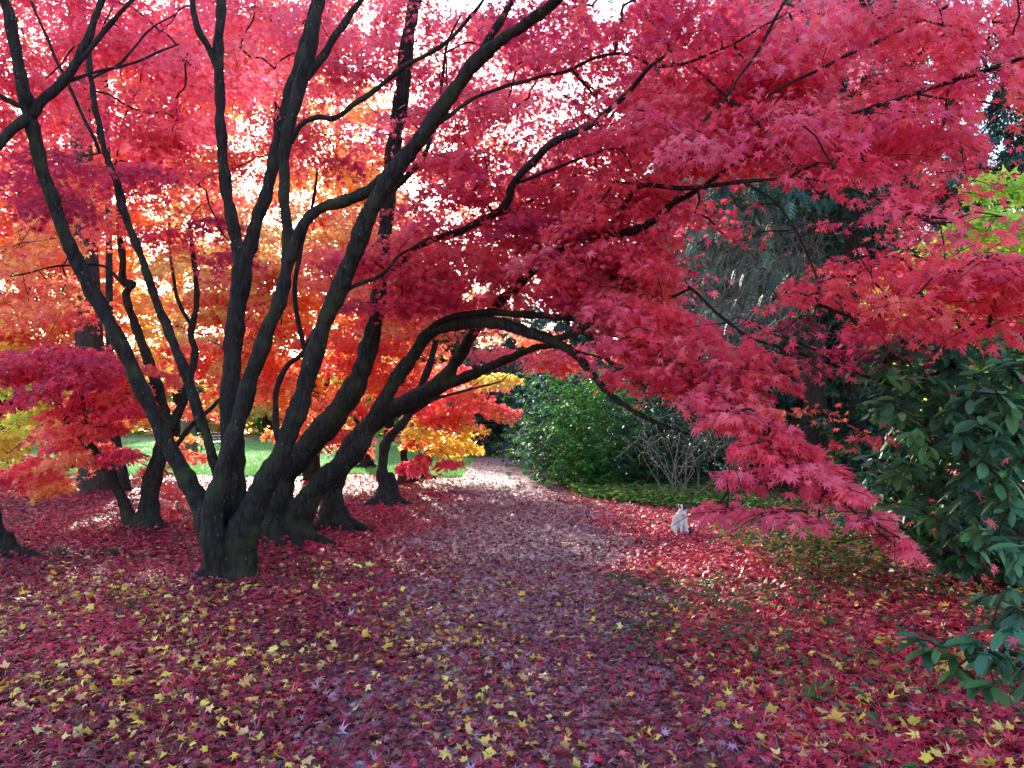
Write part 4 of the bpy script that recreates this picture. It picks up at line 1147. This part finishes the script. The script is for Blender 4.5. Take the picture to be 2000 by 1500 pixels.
# rough plants under the drooping spray
n = 2600
pp = np.vstack([shell(1540, 1020, 150, 40, 7.2, 9.2, 300), shell(1640, 1060, 140, 40, 6.6, 8.4, 300)])
pp = pp[pp[:, 2] < .5]
c = pp[rng.integers(0, len(pp), n)] + rng.normal(0, .08, (n, 3)); c[:, 2] = np.abs(c[:, 2])
tag(place_leaves(LE, c, rng.uniform(0, 6.28, n), rng.uniform(-.6, .5, n), rng.normal(0, .5, n), rng.uniform(.05, .10, n), pal([(.05, .12, .03), (.10, .15, .03), (.14, .10, .03), (.03, .07, .03), (.2, .1, .04)], n, .2), 'bramble_cover', M_under, None),
    'tangled green and brown undergrowth below the tip of the drooping spray', 'undergrowth', kind='stuff')

# dark lumps and tufts on the litter at left
def tuft(px_, py_, label, h=.12, n=70, col=[(.05, .06, .035), (.08, .08, .05)], name='grass_tuft'):
    c = G(px_, py_)
    nn = n
    a = rng.uniform(0, 6.28, nn); r = np.abs(rng.normal(0, .06, nn))
    x = c[0] + r * np.cos(a); y = c[1] + r * np.sin(a); hh = rng.uniform(.4, 1, nn) * h
    wd = .004
    b0 = np.stack([x - wd, y, np.zeros(nn)], -1); b1 = np.stack([x + wd, y, np.zeros(nn)], -1)
    m0 = np.stack([x - wd * .7 + r * np.cos(a) * .6, y + r * np.sin(a) * .6, hh * .7], -1); m1 = m0 + [wd * 1.4, 0, 0]
    V = np.stack([b0, b1, m1, m0], 1).reshape(-1, 3)
    t = np.stack([x + np.cos(a) * hh * .7, y + np.sin(a) * hh * .7, hh], -1)
    V2 = np.stack([m0, m1, t + [.001, 0, 0], t], 1).reshape(-1, 3)
    V = np.vstack([V, V2])
    o = link(name, mesh_np(name, V, np.arange(len(V)).reshape(-1, 4), np.tile(np.repeat(pal(col, nn, .2), 4, 0), (2, 1))), M_grass)
    return tag(o, label, 'grass')

tuft(115, 1085, 'dull green grass tuft near the left edge trunk', .14)
tuft(255, 1195, 'grey-green grass tuft amid yellow leaves, left of the mossy stump', .12)
tuft(300, 1240, 'flattened dark grass tuft, nearest the camera on the left', .07, 90)
tuft(1590, 1365, 'fresh bright green sprig among red leaves at lower right', .10, 60, [(.16, .30, .04), (.12, .25, .04)], 'green_sprig')

def lump(name, px_, py_, sx, sy, sz, mat, label, cat):
    c = G(px_, py_)
    bm = bmesh.new()
    bmesh.ops.create_icosphere(bm, subdivisions=3, radius=1)
    for v in bm.verts:
        q = v.co
        k = 1 + .18 * math.sin(q.x * 5 + 1) * math.sin(q.y * 4) + .12 * math.sin(q.z * 8 + q.x * 6)
        v.co = Vector((c[0] + q.x * sx * k, c[1] + q.y * sy * k, q.z * sz * k + sz * .35))
    me = bpy.data.meshes.new(name); bm.to_mesh(me); bm.free()
    me.polygons.foreach_set('use_smooth', np.ones(len(me.polygons), dtype=bool))
    return tag(link(name, me, mat), label, cat)
lump('rotten_log', 212, 1085, .17, .07, .05, M_bark, 'short dark rotten log lying in the red litter left of the stump', 'log')

# low sawn stump beside the small crooked maple
def stump(px_, py_, r, h, label):
    c = G(px_, py_)
    root = empty('tree_stump', c, label, 'stump')
    cl = np.array([[c[0], c[1], -.05, r * 1.25], [c[0], c[1], h * .3, r * 1.05], [c[0], c[1], h * .7, r], [c[0], c[1], h, r * .98]])
    V, Fc = trunk_only(cl, 20, .05)
    link('bark', mesh_np('bark', V, Fc), M_cedar, root)
    m, N, Lk, b = newmat('sawn_wood'); b.inputs['Base Color'].default_value = (.28, .15, .09, 1); b.inputs['Roughness'].default_value = .8
    a = np.linspace(0, 6.283, 20, endpoint=False)
    ring = np.stack([c[0] + r * .92 * np.cos(a), c[1] + r * .92 * np.sin(a), np.full(20, h + r * .62)], -1)
    ring2 = ring.copy(); ring2[:, 2] = h
    V = np.vstack([ring, ring2, [[c[0], c[1], h + r * .63]]])
    f = [(i, (i + 1) % 20, 40, 40) for i in range(20)]
    bm = bmesh.new(); vs = [bm.verts.new(v) for v in V]
    for i in range(20):
        bm.faces.new((vs[i], vs[(i + 1) % 20], vs[40])); bm.faces.new((vs[20 + i], vs[20 + (i + 1) % 20], vs[(i + 1) % 20], vs[i]))
    me = bpy.data.meshes.new('cut_face'); bm.to_mesh(me); bm.free()
    link('cut_face', me, m, root)
stump(787, 946, .12, .40, 'reddish narrow stump right of the small crooked maple')
lump('mossy_stone', 836, 934, .22, .14, .07, M_palebark, 'flat low stone at the foot of the thin stakes by the lawn', 'stone')

# bench far over the lawn
def bench(px_, py_, label):
    c = G(px_, py_)
    root = empty('park_bench', c, label, 'bench')
    m, N, Lk, b = newmat('bench_wood')
    nz = N.new('ShaderNodeTexNoise'); nz.inputs['Scale'].default_value = 12
    r = N.new('ShaderNodeValToRGB'); r.color_ramp.elements[0].color = (.05, .035, .03, 1); r.color_ramp.elements[1].color = (.12, .09, .08, 1)
    Lk.new(nz.outputs[0], r.inputs[0]); Lk.new(r.outputs[0], b.inputs['Base Color'])
    def boxes(lst, name):
        bm = bmesh.new()
        for (x0, y0, z0, x1, y1, z1) in lst:
            g = bmesh.ops.create_cube(bm, size=1)
            for v in g['verts']:
                v.co = Vector((c[0] + (x0 + x1) / 2 + v.co.x * (x1 - x0), c[1] + (y0 + y1) / 2 + v.co.y * (y1 - y0), (z0 + z1) / 2 + v.co.z * (z1 - z0)))
        bmesh.ops.bevel(bm, geom=bm.edges[:], offset=.006, segments=1, affect='EDGES')
        me = bpy.data.meshes.new(name); bm.to_mesh(me); bm.free()
        link(name, me, m, root)
    boxes([(-.8, -.22 + i * .11, .42, .8, -.13 + i * .11, .455) for i in range(4)], 'seat')
    boxes([(-.8, .24, .52 + i * .12, .8, .27, .60 + i * .12) for i in range(3)], 'backrest')
    for sx in (-.7, .7):
        boxes([(sx - .03, -.2, -.03, sx + .03, -.14, .42)], 'leg')
        boxes([(sx - .03, .27, -.03, sx + .03, .33, .9)], 'leg')
        boxes([(sx - .03, -.22, .62, sx + .03, .27, .66)], 'armrest')
bench(420, 884, 'dark slatted bench far across the lawn, seen between the front stems')

# ------------------------------------------------------------------ the cat
def cat():
    c = G(1331, 1043)
    root = empty('cat', c, 'white cat with dark ear and tail sitting on red leaves beside the path', 'cat')
    bag = Bag()
    def tb(pts, sides=12, st=.01):
        bag.add(*tube(catmull(np.array(pts, float), st), sides))
    # body from rump to chest to neck, head turned to the right
    tb([(-.035, .07, .045, .060), (-.035, .06, .09, .088), (-.026, .035, .15, .092), (-.012, .0, .205, .084), (.0, -.022, .25, .070), (.006, -.028, .285, .056), (.010, -.03, .31, .048)])
    tb([(-.014, -.022, .318, .046), (.004, -.028, .324, .061), (.024, -.034, .322, .058), (.046, -.042, .312, .038), (.060, -.048, .308, .024)])
    # front legs
    for sx, ox in ((-.018, -.004), (.034, .012)):
        tb([(sx, -.05, .21, .036), (sx + ox * .5, -.075, .13, .024), (sx + ox, -.085, .06, .018), (sx + ox, -.088, .02, .017), (sx + ox + .004, -.108, .012, .016)])
    # haunches and hind paws
    for sx in (-.085, .045):
        tb([(sx, .03, .10, .045), (sx, .0, .07, .058), (sx * 1.02, -.03, .045, .042), (sx * 1.05, -.05, .02, .024), (sx * 1.05, -.085, .014, .018)])
    # tail curling round the right side
    tb([(.0, .12, .03, .022), (.06, .11, .024, .021), (.105, .05, .032, .030), (.112, -.02, .036, .034), (.098, -.07, .036, .033), (.078, -.10, .030, .022)])
    # ears
    for (ex, ey, tx, ty) in ((-.024, -.012, -.034, -.008), (.034, -.020, .046, -.016)):
        tb([(ex, ey, .350, .026), (ex * .5 + tx * .5, ey, .372, .017), (tx, ty, .393, .004)], 8, .006)
    V, Fc = bag.arrays()
    V = V + c + np.array([0, 0, .012])
    me = fuse('body', V, Fc, .0055, 3)
    n = len(me.vertices)
    co = np.empty(n * 3, np.float32); me.vertices.foreach_get('co', co); co = co.reshape(-1, 3) - c
    col = np.tile(np.array([.62, .60, .60]), (n, 1))
    dark = np.array([.035, .028, .028])
    patch = ((co[:, 0] > .006) & (co[:, 2] > .334) & (co[:, 1] < .01)) | ((np.abs(co[:, 0] + .028) < .010) & (co[:, 2] > .352) & (co[:, 1] < -.02)) | ((co[:, 0] > .0) & (co[:, 2] > .325) & (co[:, 0] < .026) & (co[:, 1] < -.05))
    tail = (co[:, 0] > .050) & (co[:, 2] < .085) & (co[:, 1] > -.13) & ((co[:, 0] > .075) | (co[:, 1] > .02))
    col[patch | tail] = dark
    bib_shade = ((co[:, 0] - .012) / .03) ** 2 + ((co[:, 2] - .255) / .02) ** 2 < 1  # grey chest bib, doubling as collar shading painted into the fur
    col[bib_shade & (co[:, 1] < 0)] = (.30, .31, .31)
    a = me.attributes.new('leaf_color', 'FLOAT_COLOR', 'POINT')
    cc = np.ones((n, 4), np.float32); cc[:, :3] = col; a.data.foreach_set('color', cc.ravel())
    body = link('body', me, leaf_mat('cat_fur', 0, .85, .15), root)
    m, N, Lk, b = newmat('cat_eye'); b.inputs['Base Color'].default_value = (.25, .30, .06, 1); b.inputs['Roughness'].default_value = .1
    m2, N, Lk, b = newmat('cat_nose'); b.inputs['Base Color'].default_value = (.45, .17, .17, 1)
    def ball(name, p, r, mt):
        bm = bmesh.new(); bmesh.ops.create_uvsphere(bm, u_segments=12, v_segments=8, radius=r)
        for v in bm.verts: v.co = v.co + Vector(c + np.array(p))
        e = bpy.data.meshes.new(name); bm.to_mesh(e); bm.free(); link(name, e, mt, body)
    ball('eye', (.036, -.082, .334), .008, m); ball('eye', (.066, -.030, .334), .008, m); ball('nose', (.083, -.055, .312), .006, m2)
cat()
